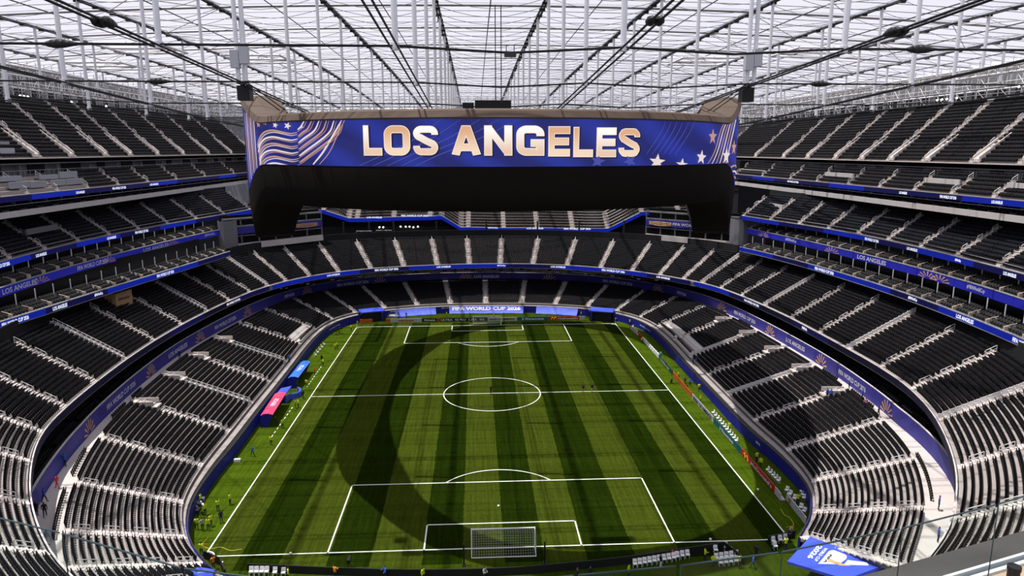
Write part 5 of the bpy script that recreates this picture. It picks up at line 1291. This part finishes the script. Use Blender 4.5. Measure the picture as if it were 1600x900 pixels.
# ================================================================== CANOPIES AND BANNERS
def panel3(name, corners, th, m, label, cat):
    P = [Vector(c) for c in corners]; n = (P[1] - P[0]).cross(P[3] - P[0]).normalized() * th; b = MB(); b.hexa([tuple(q - n) for q in P] + [tuple(q) for q in P]); o = b.build(name, m); tag(o, label, cat); return o
cs = [at_z(1230, 877, 3.4), at_z(1322, 905, 5.6), at_z(1384, 882, 5.6), at_z(1266, 838, 3.4)]
cp = panel3('tunnel_canopy', cs, .3, M['blue_bright'], 'big blue tunnel roof with white emblem at the near right corner', 'canopy')
V4 = [Vector(c) for c in cs]; ex = (V4[0] - V4[3]); ey = (V4[2] - V4[3]); nn = ex.cross(ey).normalized(); W_ = ex.length; H_ = ey.length; ex.normalize(); ey.normalize(); O_ = V4[3] + nn * .05
if nn.z < 0: O_ = V4[3] - nn * .05
def cpt(u, v): return O_ + ex * (u * W_) + ey * (v * H_)
text_plane('2026', cpt(.18, .17), ex, ey, W_ * .5, H_ * .075, M['print_white'], cp, bold=.05); text_plane('WORLD CUP', cpt(.18, .27), ex, ey, W_ * .5, H_ * .045, M['print_white'], cp, bold=.05)
def blob(u0, u1, v0, v1, cut, nm):
    b = MB(); pts = []; ru, rv = .13, .055
    for cu_, cv_, a0 in ((u1 - ru, v1 - rv, 0), (u0 + ru, v1 - rv, 90), (u0 + ru, v0 + rv, 180), (u1 - ru, v0 + rv, 270)):
        for k in range(6):
            a = math.radians(a0 + 18 * k); pts.append((cu_ + ru * math.cos(a), cv_ + rv * math.sin(a)))
    if cut == 6: pts = [q for q in pts if not (q[0] > .5 and q[1] > (v0 + v1) / 2)] ; pts.insert(0, (u1 - .02, (v0 + v1) / 2 + .02)); pts.insert(1, (.55, v1 - .03))
    else: pts = [q for q in pts if not (q[0] < .5 and q[1] > v0 and q[1] < (v0 + v1) / 2 + .03)]; pts.append((u0 + .05, v0)) if False else None
    b.poly([tuple(cpt(u_, v_)) for u_, v_ in pts]); b.build(nm, M['print_white'], cp)
blob(.16, .84, .345, .585, 6, 'emblem_lower'); blob(.16, .84, .605, .86, 2, 'emblem_upper')
b = MB(); O2 = O_ + (nn if nn.z > 0 else -nn) * .03
def cup(u, v): return tuple(O2 + ex * (u * W_) + ey * (v * H_))
for (w0, v0), (w1, v1) in zip([(.05, .42), (.03, .50), (.045, .60), (.085, .70), (.085, .78)], [(.03, .50), (.045, .60), (.085, .70), (.085, .78), (.03, .83)]): b.quad(cup(.5 - w0, v0), cup(.5 + w0, v0), cup(.5 + w1, v1), cup(.5 - w1, v1))
b.build('gold_cup_mark', M['print_gold'], cp); text_plane('FIFA', O2 + ex * (W_ * .33) + ey * (H_ * .385), ex, ey, W_ * .3, H_ * .03, T_D, cp)
cl = panel3('tunnel_canopy', [at_z(290, 893, 3.0), at_z(312, 889, 3.0), at_z(336, 893, 3.0), at_z(330, 912, 4.6)], .2, M['blue_bright'], 'blue tunnel roof corner at the near left bottom', 'canopy')
b = MB(); b.quad(at_z(290, 893, 2.9), at_z(270, 915, 4.6), at_z(270, 915, 2.0), at_z(290, 893, 1.2)); b.build('tunnel_side', M['wall_blue'], cl)
# far corner tunnels
for pts, side in (([(563, 483), (588, 479), (598, 486), (573, 488)], 'left'), ([(925, 487), (935, 479), (953, 481), (948, 487)], 'right')):
    c = [at_z(x, y, 2.9) for x, y in pts]; cy_ = sum(q[1] for q in c) / 4; cx_ = sum(q[0] for q in c) / 4
    b = MB(); b.box((cx_, cy_, 2.75), (6.5, 4.5, .25), .35 if side == 'left' else -.35); o = b.build('tunnel_canopy', M['blue_bright']); tag(o, f'small blue canopy over the {side} far corner tunnel', 'canopy')
    b = MB(); b.box((cx_, cy_ + .3, 1.3), (5.8, 3.6, 2.6), .35 if side == 'left' else -.35); b.build('tunnel_shade_block', M['black'], o)  # solid black block stands in for the darkness inside the tunnel
    for s in (-1, 1): b = MB(); b.box((cx_ + s * 3.1, cy_ - 1.8, 1.3), (.4, .5, 2.6)); b.build('tunnel_jamb', M['wall_blue'], o)
WFa = withz(offk(-2.0), 0); WFa = offs(WFa, -.05); SWF = arcl(WFa)
for x0, x1, t, lb in ((617, 681, None, 'plain light blue cloth banner left of the far goal'), (702, 818, W26, 'light blue cloth banner reading tournament name behind the far goal'), (838, 903, None, 'plain light blue cloth banner right of the far goal')):
    s0, s1 = s_at_px(WFa, SWF, x0), s_at_px(WFa, SWF, x1); q = np.array([along(WFa, SWF, s) for s in np.linspace(s0, s1, 14)])
    b = MB(); n = len(q); b.v = []
    for zz, o_ in ((.15, -1.4), (.75, -.75), (1.35, -.3), (1.9, -.05)):
        for k, c in enumerate(offs(q, o_ + .0)): b.v.append((c[0], c[1], zz + .03 * math.sin(k * 1.9)))
    for r in range(3):
        for k in range(n - 1): b.f.append((r * n + k, r * n + k + 1, (r + 1) * n + k + 1, (r + 1) * n + k)); b.m.append(0)
    o = b.build('cloth_banner', M['blue_cloth'] if 'blue_cloth' in M else M.setdefault('blue_cloth', mat('cloth_blue', (.13, .18, .72), .8, noise=.3, scale=.8)), smooth=True); tag(o, lb, 'banner')
    if t:
        a, c = at_z(x0 + 4, 489, 1.35), at_z(x1 - 4, 489, 1.35); Yt = min(a[1], c[1]) - .0
        Sq0 = arcl(q); V, Fs = glyphs(t, .05); tw, th_ = V[:, 0].max(), V[:, 1].max(); vv_ = []
        for vx, vy, _ in V:
            z_ = .82 + vy / th_ * .95; of = np.interp(z_, [.15, .75, 1.35, 1.9], [-1.4, -.75, -.3, -.05]) - .10; c_ = along(offs(q, of), Sq0, Sq0[-1] * (.04 + .92 * vx / tw)); vv_.append((c_[0], c_[1], z_ + .04))
        me = bpy.data.meshes.new('lettering'); me.from_pydata(vv_, [], Fs); me.materials.append(M['white']); link('lettering', me, o)
for x, t in ((610, 'FIFA'), (640, 'LOS ANGELES'), (690, W26), (775, W26), (860, 'LOS ANGELES'), (355, 'FIFA'), (1181, 'FIFA'), (515, W26), (1000, W26)):
    s0 = s_at_px(WFa, SWF, x); text_on_curve(t, WFa, s0, .55 * len(t) * .6, 1.35 if 600 < x < 900 else .9, .4, M['print_white'], wall_blue, off=-.05)

# ================================================================== SMALL STRUCTURES IN THE STANDS
b = MB(); p = at_z(185, 480, 17.5); pb = empty('timber_booth', (p[0], p[1], 17.0), math.radians(-8)); tag(pb, 'tan timber broadcast booth with dark writing in the left middle tier', 'booth')
b.box((0, 0, 1.7), (2.6, 4.6, 3.4)); b.build('booth_body', M['wood'], pb); b = MB(); b.box((-.2, 0, 3.5), (2.2, 4.2, .25)); b.build('roof_recess', M['black'], pb); b = MB(); b.box((0, -2.32, 1.3), (1.2, .06, 2.4)); b.build('door', mat('tan_dark', (.25, .14, .07), .7), pb)
text_plane('#FIFAWorldCup', (1.33, -1.6, 1.9), (0, 1, 0), (0, 0, 1), 3.0, .6, T_D, pb)
def plate(X, x0, x1, y0, y1, label, m='slab', name='platform_front', cat='platform'):
    a, c = at_x(x0, (y0 + y1) / 2, X), at_x(x1, (y0 + y1) / 2, X); zt_, zb_ = at_x((x0 + x1) / 2, y0, X)[2], at_x((x0 + x1) / 2, y1, X)[2]
    b = MB(); b.box((X, (a[1] + c[1]) / 2, (zt_ + zb_) / 2), (.25, abs(a[1] - c[1]), zt_ - zb_)); o = b.build(name, M[m]); tag(o, label, cat, 'pale platform fronts in the upper tiers' if name == 'platform_front' else 'media desks in the left upper tiers')
    k = MB(); k.box((X + (.9 if X > 0 else -.9), (a[1] + c[1]) / 2, zb_ + .1), (1.6, abs(a[1] - c[1]), .2)); k.build('deck', M['concrete_dark'], o); return o
plate(77.2, 1370, 1413, 340, 350, 'pale platform front in the right third tier, middle'); plate(70.0, 1184, 1223, 317, 326, 'pale platform front in the right third tier, beside the video board')
plate(76.6, 1290, 1334, 270, 277, 'pale platform front in the right fourth tier, left of three'); plate(76.6, 1444, 1500, 279, 287, 'pale platform front in the right fourth tier, middle of three'); plate(76.6, 1574, 1612, 286, 294, 'pale platform front in the right fourth tier, right of three'); plate(76.6, 1157, 1195, 265, 272, 'pale platform front in the right fourth tier, beside the video board')
plate(-77.2, 40, 90, 354, 363, 'pale platform front in the left third tier, nearest the frame edge', 'grey_wall'); plate(-77.2, 284, 330, 317, 326, 'pale platform front in the left third tier, toward the video board', 'slab')
M['desk_grey'] = mat('desk_grey', (.30, .31, .34), .6)
for k, (x0, x1, y0, y1) in enumerate(((15, 45, 284, 294), (46, 72, 283, 293), (80, 101, 281, 290), (103, 130, 279, 288), (0, 33, 275, 283), (62, 90, 273, 280), (92, 120, 268, 278))):
    plate(-76.2 - (1.2 if k > 3 else 0), x0, x1, y0, y1, f'grey media desk in the left fourth tier, {ordinal(k + 1)} of the cluster', 'desk_grey', 'media_desk', 'desk')
for k, (x0, x1, y0, y1) in enumerate(((0, 22, 231, 241), (33, 57, 231, 241), (0, 14, 221, 230), (23, 50, 221, 231), (14, 40, 213, 221), (5, 30, 205, 213), (0, 20, 197, 206), (-5, 12, 189, 197))):
    plate(-80.6 - k * .9, x0, x1, y0, y1, f'grey covered desk in the left top tier, {ordinal(k + 1)} from below', 'desk_grey', 'media_desk', 'desk')
b = MB(); p = at_x(1548, 178, 92.0); b.box((91.5, p[1], p[2]), (2, 5.0, 1.9)); o = b.build('speaker_cabinet', M['slab']); tag(o, 'pale box cabinet at the top edge of the right top tier', 'cabinet')
b = MB(); p0, p1 = at_x(1365, 183, 91.5), at_x(1435, 174, 91.5); b.box((91.5, (p0[1] + p1[1]) / 2, (p0[2] + p1[2]) / 2 - .2), (1.2, abs(p0[1] - p1[1]), .7)); b.box((91.5, p1[1] + 2, p1[2] + .3), (1.0, 3.5, 1.4)); o = b.build('camera_platform', M['black']); tag(o, 'black equipment platform at the top of the right top tier', 'platform')
p = at_z(1338, 459, 18.6); b = MB(); b.box((0, 0, .2), (.7, 8.5, .5)); o = b.build('counter_top', mat('counter_blue', (.03, .16, .62), .5)); o.location = (p[0], p[1], p[2]); tag(o, 'bright blue counter at the top of the right middle tier', 'counter')

# ================================================================== NEAR PARAPET AND GLASS
def glass():
    m = bpy.data.materials.new('clear_glass'); m.use_nodes = True; nt = m.node_tree; N = nt.nodes; N.remove(N['Principled BSDF'])
    t = N.new('ShaderNodeBsdfTransparent'); t.inputs[0].default_value = (.93, .97, .96, 1); g_ = N.new('ShaderNodeBsdfGlossy'); g_.inputs['Roughness'].default_value = .05; mx = N.new('ShaderNodeMixShader'); mx.inputs[0].default_value = .008
    nt.links.new(t.outputs[0], mx.inputs[1]); nt.links.new(g_.outputs[0], mx.inputs[2]); nt.links.new(mx.outputs[0], N['Material Output'].inputs[0]); return m
M['glass'] = glass(); M['glass_edge'] = mat('glass_edge', (.02, .045, .05), .3); M['cap'] = mat('parapet_cap', (.055, .05, .048), .8, noise=.35, scale=2.0); M['beige'] = mat('parapet_beige', (.40, .29, .20), .8, noise=.08, scale=2)
# cap runs along a straight line; u along it, v towards the camera, z up
zc_ = 41.2
a, c = at_z(1335, 903, zc_), at_z(1640, 818, zc_); u = Vector(c - a); u.z = 0; u.normalize(); v = Vector((u.y, -u.x, 0)); v = -v if v.y > 0 else v
O3 = Vector((a[0], a[1], 0)) - u * 2.5
def strip(v0, v1, z0, z1, name, m, par=None, L=9.0):
    P = []
    for z in (z0, z1):
        for uu, vv in ((0, v0), (L, v0), (L, v1), (0, v1)): q = O3 + u * uu + v * vv; P.append((q.x, q.y, z))
    b = MB(); b.hexa(P); return b.build(name, m, par)
par = strip(0, .30, zc_ - 1.2, zc_, 'parapet_near', M['cap']); par['kind'] = 'structure'
strip(.30, .33, zc_ - 1.0, zc_ + .015, 'metal_trim', M['steel_white'], par); strip(.33, .37, zc_ - 1.0, zc_ - .05, 'groove', M['steel_dark'], par); strip(.37, .41, zc_ - 1.0, zc_ - .01, 'metal_trim', M['steel_white'], par)
strip(.41, .62, zc_ - 1.2, zc_ - .04, 'inner_ledge', M['beige'], par); strip(.62, .70, zc_ - 1.2, zc_ - .02, 'ledge_lip', M['concrete_light'], par); strip(.70, 2.2, zc_ - 1.4, zc_ - .12, 'counter', M['beige'], par)
# glass balustrade panes stand on the outer edge of the cap
top = [(-60, 795), (95, 833), (285, 888), (420, 905), (640, 925), (900, 899), (1060, 884), (1219, 863), (1408, 826), (1558, 788), (1680, 752)]
zg = 42.0; G = [Vector(at_z(x, y, zg)) for x, y in top]
bal = empty('glass_balustrade', tuple(G[7] - Vector((0, 0, 1.1)))); tag(bal, 'clear glass balustrade with dark edges in front of the camera stand', 'balustrade'); I = Matrix.Translation(-bal.location)
for k in range(len(G) - 1):
    p, q = G[k], G[k + 1]; d = (q - p).normalized(); p2, q2 = p + d * .02, q - d * .02; n = Vector((d.y, -d.x, 0)) * .008; dn = Vector((0, 0, 1.15)); b = MB()
    b.hexa([tuple(p2 - dn - n), tuple(q2 - dn - n), tuple(q2 - dn + n), tuple(p2 - dn + n), tuple(p2 - n), tuple(q2 - n), tuple(q2 + n), tuple(p2 + n)]); o = b.build('glass_pane', M['glass'], bal); o.matrix_parent_inverse = I
    b = MB(); b.tube(p2, q2, .008, 5); b.tube(p2, p2 - dn, .006, 5); o = b.build('pane_edge', M['glass_edge'], bal); o.matrix_parent_inverse = I
p = at_z(1584, 893, zc_ + .1); b = MB(); r0 = .055
for z0, z1, r_ in ((-.5, .02, .055), (.02, .06, .062)): b.tube((0, 0, z0), (0, 0, z1), r_, 14)
b.tube((0, 0, -.1), (.25, -.05, -.12), .04, 10); o = b.build('lens_barrel', M['black']); o.location = p; tag(o, 'black cylindrical lens barrel on the beige ledge at the lower right', 'lens')

# ================================================================== PEOPLE
def body(pose):
    J = {'pel': (0, 0, .95), 'spi': (0, 0, 1.15), 'che': (0, .01, 1.36), 'nec': (0, .01, 1.50), 'hea': (0, .02, 1.60), 'top': (0, .02, 1.74)}
    st = pose.get('stride', .0); lift = pose.get('arm', (0, 0))
    for s, n in ((-1, 'l'), (1, 'r')):
        f = st * s
        J['hip' + n] = (s * .095, 0, .90); J['kne' + n] = (s * .105, f * .45 + .02, .49); J['ank' + n] = (s * .11, f * .9 - .03, .09); J['toe' + n] = (s * .125, f * .9 + .14, .035)
        J['sho' + n] = (s * .19, 0, 1.42); a = lift[0] if s < 0 else lift[1]
        J['elb' + n] = (s * (.26 + .05 * a), -.03 - f * .25 + .12 * a, 1.13 + .1 * a); J['wri' + n] = (s * (.25 - .08 * a), .06 - f * .4 + .28 * a, .90 + .32 * a); J['han' + n] = (s * (.24 - .10 * a), .09 - f * .45 + .36 * a, .80 + .42 * a)
    if pose.get('crouch'):
        for k in list(J):
            x, y, z = J[k]
            if k[:3] in ('kne',): J[k] = (x * 1.6, .34, .46)
            elif k[:3] == 'hip': J[k] = (x, -.08, .36)
            elif k[:3] in ('ank', 'toe'): pass
            else: J[k] = (x, y + .04 + (z - .95) * .35, z - .56)
    keys = list(J); ix = {k: i for i, k in enumerate(keys)}
    E_ = [('pel', 'spi'), ('spi', 'che'), ('che', 'nec'), ('nec', 'hea'), ('hea', 'top')]
    for n in 'lr': E_ += [('pel', 'hip' + n), ('hip' + n, 'kne' + n), ('kne' + n, 'ank' + n), ('ank' + n, 'toe' + n), ('che', 'sho' + n), ('sho' + n, 'elb' + n), ('elb' + n, 'wri' + n), ('wri' + n, 'han' + n)]
    R = {'pel': (.15, .11), 'spi': (.15, .105), 'che': (.17, .12), 'nec': (.055, .06), 'hea': (.085, .10), 'top': (.06, .07), 'hip': (.095, .10), 'kne': (.062, .062), 'ank': (.045, .05), 'toe': (.045, .03), 'sho': (.07, .07), 'elb': (.045, .045), 'wri': (.032, .036), 'han': (.035, .03)}
    me = bpy.data.meshes.new('b'); me.from_pydata([J[k] for k in keys], [(ix[a], ix[b]) for a, b in E_], []); ob = bpy.data.objects.new('b', me); COL.objects.link(ob)
    md = ob.modifiers.new('s', 'SKIN'); md.use_smooth_shade = True; ss = ob.modifiers.new('u', 'SUBSURF'); ss.levels = 1; ss.render_levels = 1
    for k in keys: me.skin_vertices[0].data[ix[k]].radius = R[k[:3]]; me.skin_vertices[0].data[ix[k]].use_root = (k == 'pel')
    dg = bpy.context.evaluated_depsgraph_get(); em = bpy.data.meshes.new_from_object(ob.evaluated_get(dg)); bpy.data.objects.remove(ob)
    hz = J['hea'][2]; nz = J['nec'][2]; wz = J['pel'][2]
    W = {n: Vector(J['wri' + n]) for n in 'lr'}; HN = {n: Vector(J['han' + n]) for n in 'lr'}
    for m_ in range(5): em.materials.append(M['white'])
    for p in em.polygons:
        c = p.center; i = 1
        if c.z > nz + .02: i = 0 if (c.y > J['hea'][1] + .035 and c.z < hz + .08) else (3 if c.z > hz - .02 else 0)
        elif min((c - HN[n]).length for n in 'lr') < .085: i = 0
        elif any((c - Vector(J[a + n])).length < .11 for a in ('ank', 'toe') for n in 'lr'): i = 4
        else:
            arm = min((c - Vector(J[a + n])).length for a in ('elb', 'wri') for n in 'lr')
            if not (pose.get('crouch')) and c.z < wz - .02 and arm > .12: i = 2
            if pose.get('crouch') and c.z < wz + .02 and arm > .1: i = 2
        p.material_index = i
    em.name = 'person'; return em
POSES = {'stand': body({}), 'walk': body({'stride': .28}), 'arms': body({'arm': (1.0, .9)}), 'hold': body({'arm': (.5, 1.0), 'stride': .08}), 'crouch': body({'crouch': True, 'arm': (.8, .8)})}
PM = {'skin': mat('skin', (.36, .21, .14), .6), 'hair': mat('hair', (.02, .014, .01), .7), 'hivis': mat('hivis_yellow', (.52, .62, .02), .6), 'navy': mat('navy_cloth', (.012, .014, .035), .8), 'blackc': mat('black_cloth', (.012, .012, .013), .8), 'redc': mat('red_cloth', (.55, .03, .03), .7), 'bluec': mat('blue_cloth', (.03, .10, .45), .7), 'cyanc': mat('cyan_cloth', (.05, .35, .42), .7), 'greyc': mat('grey_cloth', (.30, .31, .33), .8), 'orangec': mat('orange_cloth', (.75, .25, .01), .7), 'pinkc': mat('pink_cloth', (.55, .25, .35), .7), 'whitec': mat('white_cloth', (.65, .65, .65), .7), 'shoe': mat('shoe_black', (.02, .02, .02), .6)}
def person(x, y, z, pose, topm, legm, label, face=None, group=None):
    p = at_z(x, y, z); o = bpy.data.objects.new('person', POSES[pose]); COL.objects.link(o)
    o.location = (p[0], p[1], z); o.rotation_euler = (0, 0, face if face is not None else random.uniform(0, 6.28))
    for sl, m_ in zip(o.material_slots, ('skin', topm, legm, 'hair', 'shoe')): sl.link = 'OBJECT'; sl.material = PM[m_]
    tag(o, label, 'person', group)
V_ = 'hivis'; St = 'staff around the pitch'
for a in [(549, 517, 'hold', V_, 'navy', 'person in yellow vest by the television cameras at the far left corner'), (530, 521, 'arms', 'blackc', 'blackc', 'dark clothed camera operator at the far left corner'), (524, 547, 'stand', V_, 'navy', 'person in yellow vest, left of the pair beyond the blue dugout'), (527, 545, 'stand', V_, 'navy', 'person in yellow vest, right of the pair beyond the blue dugout'),
          (505, 572, 'hold', V_, 'navy', 'person in yellow vest near the dashed line end by the blue dugout'), (503, 566, 'stand', 'blackc', 'blackc', 'person in black behind a yellow vest near the blue dugout'), (492, 586, 'stand', 'redc', 'navy', 'person in red shirt in front of the blue dugout'), (479, 605, 'walk', V_, 'navy', 'person in yellow vest walking beside the blue dugout'), (464, 602, 'stand', 'cyanc', 'cyanc', 'person in turquoise beside the blue dugout'),
          (474, 623, 'walk', 'blackc', 'blackc', 'person in black at the officials desk by the halfway line'), (462, 638, 'stand', 'greyc', 'navy', 'person in grey, left of the pair beside the red dugout'), (466, 637, 'stand', V_, 'navy', 'person in yellow vest, right of the pair beside the red dugout'), (432, 665, 'walk', 'blackc', 'blackc', 'person in black at the near end of the red dugout'), (442, 669, 'stand', V_, 'navy', 'person in yellow vest at the near end of the red dugout'),
          (424, 696, 'stand', V_, 'navy', 'lone person in yellow vest on the left touchline'), (395, 713, 'walk', 'bluec', 'navy', 'person in blue shirt with pink at the waist by the left wall'), (360, 789, 'stand', V_, 'navy', 'person in yellow vest closest to the left touchline, near corner'), (341, 799, 'hold', V_, 'navy', 'person in yellow vest turned away behind a dark figure, near left'), (346, 817, 'walk', 'navy', 'navy', 'person in dark suit on the touchline, near left corner'),
          (321, 805, 'stand', V_, 'navy', 'person in yellow vest beside the white chair cluster, near left'), (330, 823, 'stand', V_, 'navy', 'person in yellow vest with dark shadow, centre of the near left group'), (317, 829, 'arms', 'greyc', 'navy', 'person in grey shirt in the near left group'), (308, 828, 'hold', V_, 'navy', 'person in yellow vest, leftmost of the near left group'), (326, 829, 'stand', V_, 'navy', 'person in yellow vest, right beside the grey shirt'),
          (314, 789, 'stand', V_, 'navy', 'person in yellow vest standing between the white chairs, near left'), (315, 868, 'arms', V_, 'navy', 'person in yellow vest inside the near left black barrier'), (334, 890, 'hold', 'orangec', 'navy', 'person in orange shirt at the bottom left barrier'),
          (1060, 593, 'stand', V_, 'navy', 'person in yellow vest behind the brown board, right touchline'), (1048, 599, 'crouch', 'blackc', 'blackc', 'photographer in black crouching at the right touchline'), (1078, 604, 'hold', 'bluec', 'navy', 'person in blue beside a small table behind the right boards'), (1092, 612, 'stand', V_, 'navy', 'person in yellow vest beside a dark bag, right side'), (1099, 612, 'stand', 'blackc', 'blackc', 'person in black beside the blue wall, right side'),
          (1094, 630, 'stand', V_, 'navy', 'person in yellow vest behind the grey board, right touchline'), (1139, 674, 'stand', V_, 'navy', 'person in yellow vest behind the long row of white chairs'), (1182, 722, 'hold', V_, 'navy', 'person in yellow vest, farther of two behind the red boards'), (1188, 731, 'stand', V_, 'navy', 'person in yellow vest, nearer of two behind the red boards'), (984, 508, 'stand', V_, 'navy', 'person in yellow vest at the far right corner boards'),
          (1004, 536, 'stand', V_, 'navy', 'person in yellow vest by the far white chairs, right side'), (1032, 560, 'stand', 'cyanc', 'navy', 'person in turquoise behind the dark green board'), (928, 499, 'stand', V_, 'navy', 'person in yellow vest left in the far right tunnel'), (940, 495, 'stand', V_, 'navy', 'person in yellow vest right in the far right tunnel'), (908, 495, 'stand', V_, 'navy', 'person in yellow vest at the right end of the far banners'),
          (698, 496, 'stand', V_, 'navy', 'person in yellow vest between the far banners, left of goal'), (578, 499, 'stand', V_, 'navy', 'person in yellow vest at the far left tunnel'), (623, 496, 'stand', 'navy', 'navy', 'person in dark clothes, left of the pair before the far left banner'), (635, 497, 'stand', 'navy', 'navy', 'person in dark clothes, right of the pair before the far left banner'), (772, 497, 'stand', V_, 'navy', 'person in yellow vest behind the far goal'),
          (767, 616, 'arms', 'blackc', 'blackc', 'person in black photographing at the centre of the pitch'), (911, 614, 'stand', 'blackc', 'skin', 'person in black and shorts, left of two on the halfway line'), (925, 613, 'walk', 'blackc', 'skin', 'person in black and shorts, right of two on the halfway line'), (1227, 860, 'hold', V_, 'navy', 'person in yellow vest behind chairs at the near right corner'), (1232, 846, 'arms', 'navy', 'navy', 'person in navy among chairs at the near right corner'),
          (1246, 789, 'hold', V_, 'navy', 'person in yellow vest among scattered chairs, right corner'), (982, 903, 'stand', V_, 'navy', 'person in yellow vest at the left end of the near chair row'), (1032, 888, 'stand', 'blackc', 'whitec', 'person in black and white before the near chair row'), (1101, 877, 'hold', V_, 'navy', 'person in yellow vest between the near chair groups'), (1114, 888, 'hold', V_, 'navy', 'person in yellow vest bending by the near right chairs'),
          (1155, 888, 'hold', V_, 'navy', 'person in yellow vest at the right barrier end'), (1176, 889, 'walk', 'bluec', 'navy', 'person in blue shirt by the near right tunnel'), (1181, 872, 'stand', 'navy', 'navy', 'person in dark clothes behind the blue shirt by the near right tunnel'), (1049, 873, 'crouch', 'redc', 'navy', 'person in red seated at the near chair row'), (524, 905, 'hold', 'orangec', 'navy', 'photographer in orange and black left of the near goal'), (602, 906, 'hold', 'bluec', 'navy', 'person with blue cap at the near barrier'),
          (661, 909, 'stand', V_, 'navy', 'person in yellow vest left below the near goal'), (451, 908, 'stand', V_, 'navy', 'person in yellow vest by the left chairs of the near barrier'), (757, 908, 'hold', 'greyc', 'navy', 'photographer in grey below the near goal'), (902, 909, 'stand', 'blackc', 'blackc', 'left of two people in black right of the near goal'), (922, 907, 'stand', 'blackc', 'blackc', 'right of two people in black right of the near goal')]:
    person(a[0], a[1], 0, a[2], a[3], a[4], a[5], group=St)
for a in [(1466, 797, 'stand', 'bluec', 'navy', 'person in light blue shirt on the right near concourse, farther'), (1465, 848, 'stand', 'bluec', 'navy', 'person in light blue shirt on the right near concourse, nearer'), (90, 763, 'walk', 'redc', 'redc', 'person in red on the left near concourse'), (70, 785, 'walk', 'bluec', 'navy', 'person in blue shirt walking on the left near concourse'), (58, 806, 'stand', 'blackc', 'blackc', 'left of two people in black on the left concourse'), (71, 808, 'walk', 'blackc', 'blackc', 'right of two people in black on the left concourse'), (75, 852, 'stand', 'greyc', 'whitec', 'person in grey on the left near concourse bottom'), (102, 729, 'stand', 'bluec', 'navy', 'person in blue at the end of the left printed band'),
          (1326, 611, 'stand', 'navy', 'navy', 'person in navy on the right concourse at the printed wall'), (1292, 623, 'stand', 'bluec', 'navy', 'left of two people in blue at the right stair'), (1298, 624, 'stand', 'bluec', 'navy', 'right of two people in blue at the right stair'), (1347, 624, 'stand', 'bluec', 'navy', 'person in blue on the right concourse platform'), (1352, 638, 'stand', 'pinkc', 'navy', 'person in pink on the right concourse platform'), (1372, 651, 'walk', 'navy', 'navy', 'person in navy walking by the right printed band'), (281, 562, 'stand', 'navy', 'navy', 'person in dark clothes by the left printed wall')]:
    person(a[0], a[1], 7.25, a[2], a[3], a[4], a[5], group='people on the concourse')
for a in [(1083, 570, 1.8, 'stand', 'navy', 'navy', 'left of two people on the right front walkway'), (1087, 571, 1.8, 'stand', 'bluec', 'greyc', 'right of two people on the right front walkway'), (452, 566, 1.8, 'stand', 'bluec', 'navy', 'person in blue on the left front walkway')]:
    person(a[0], a[1], a[2], a[3], a[4], a[5], a[6], group='people in the stands')

# ================================================================== PITCHSIDE BITS
def tripod(x, y, label):
    p = at_z(x, y, 0); e = empty('television_camera', (p[0], p[1], 0), random.uniform(0, 3)); tag(e, label, 'camera')
    for k in range(3): b = MB(); t = 2.1 * k; b.tube((0, 0, 1.1), (.45 * math.cos(t), .45 * math.sin(t), 0), .035, 5); b.build('tripod_leg', M['black'], e)
    b = MB(); b.box((0, 0, 1.35), (.35, .9, .4)); b.tube((0, .45, 1.35), (0, .75, 1.35), .12, 8); b.build('camera_body', M['black'], e)
tripod(533, 521, 'black television camera at the far left corner, right one'); tripod(526, 523, 'black television camera at the far left corner, left one'); tripod(312, 803, 'black camera on tripod in the near left corner'); tripod(311, 813, 'black camera on tripod at the near left group'); tripod(1070, 603, 'black camera behind the right touchline boards'); tripod(546, 892, 'black camera at the near barrier left of goal')
def flag(X, Y, label):
    e = empty('corner_flag', (X, Y, 0)); tag(e, label, 'flag'); b = MB(); b.tube((0, 0, 0), (0, 0, 1.6), .025, 6); b.build('pole', M['white'], e); b = MB(); b.hexa([(0, -.01, 1.25), (.4, -.01, 1.25), (.4, .01, 1.25), (0, .01, 1.25), (0, -.01, 1.58), (.4, -.01, 1.58), (.4, .01, 1.58), (0, .01, 1.58)]); b.build('cloth', T_Y, e)
flag(-34, -52.5, 'corner flag at the near left corner of the pitch'); flag(34, -52.5, 'corner flag at the near right corner of the pitch'); flag(-34, 52.5, 'corner flag at the far left corner of the pitch'); flag(34, 52.5, 'corner flag at the far right corner of the pitch')
for pts, lb in (([(325, 840), (316, 851), (328, 857), (345, 855), (360, 860), (378, 858)], 'yellow rope lying loose around the near left corner flag'), ([(1220, 795), (1226, 805), (1233, 808), (1240, 820), (1228, 824)], 'yellow rope lying loose around the near right corner flag')):
    P = sample(np.array([at_z(x, y, .04) for x, y in pts]), 6); b = MB(); b.path([tuple(q) for q in P], .04, 4); o = b.build('rope', mat('rope_yellow', (.45, .40, .03), .7)); tag(o, lb, 'rope')
def ball(x, y, lb):
    p = at_z(x, y, .11); me = bpy.data.meshes.new('football'); bm = bmesh.new(); bmesh.ops.create_icosphere(bm, subdivisions=2, radius=.16); bm.to_mesh(me); bm.free(); me.materials.append(M['white']); o = link('football', me); o.location = (p[0], p[1], .16); tag(o, lb, 'ball')
ball(779, 791, 'white ball near the near penalty spot'); ball(1184, 765, 'white ball beside the right touchline near the corner'); ball(454, 865, 'white ball on the near goal line, left'); ball(1110, 843, 'white ball by the near goal line, right')
b = MB(); p = at_z(371, 721, 0); b.box((p[0], p[1], .2), (.9, .5, .4)); o = b.build('kit_box', M['white']); tag(o, 'white box on the grass by the left blue wall', 'box')
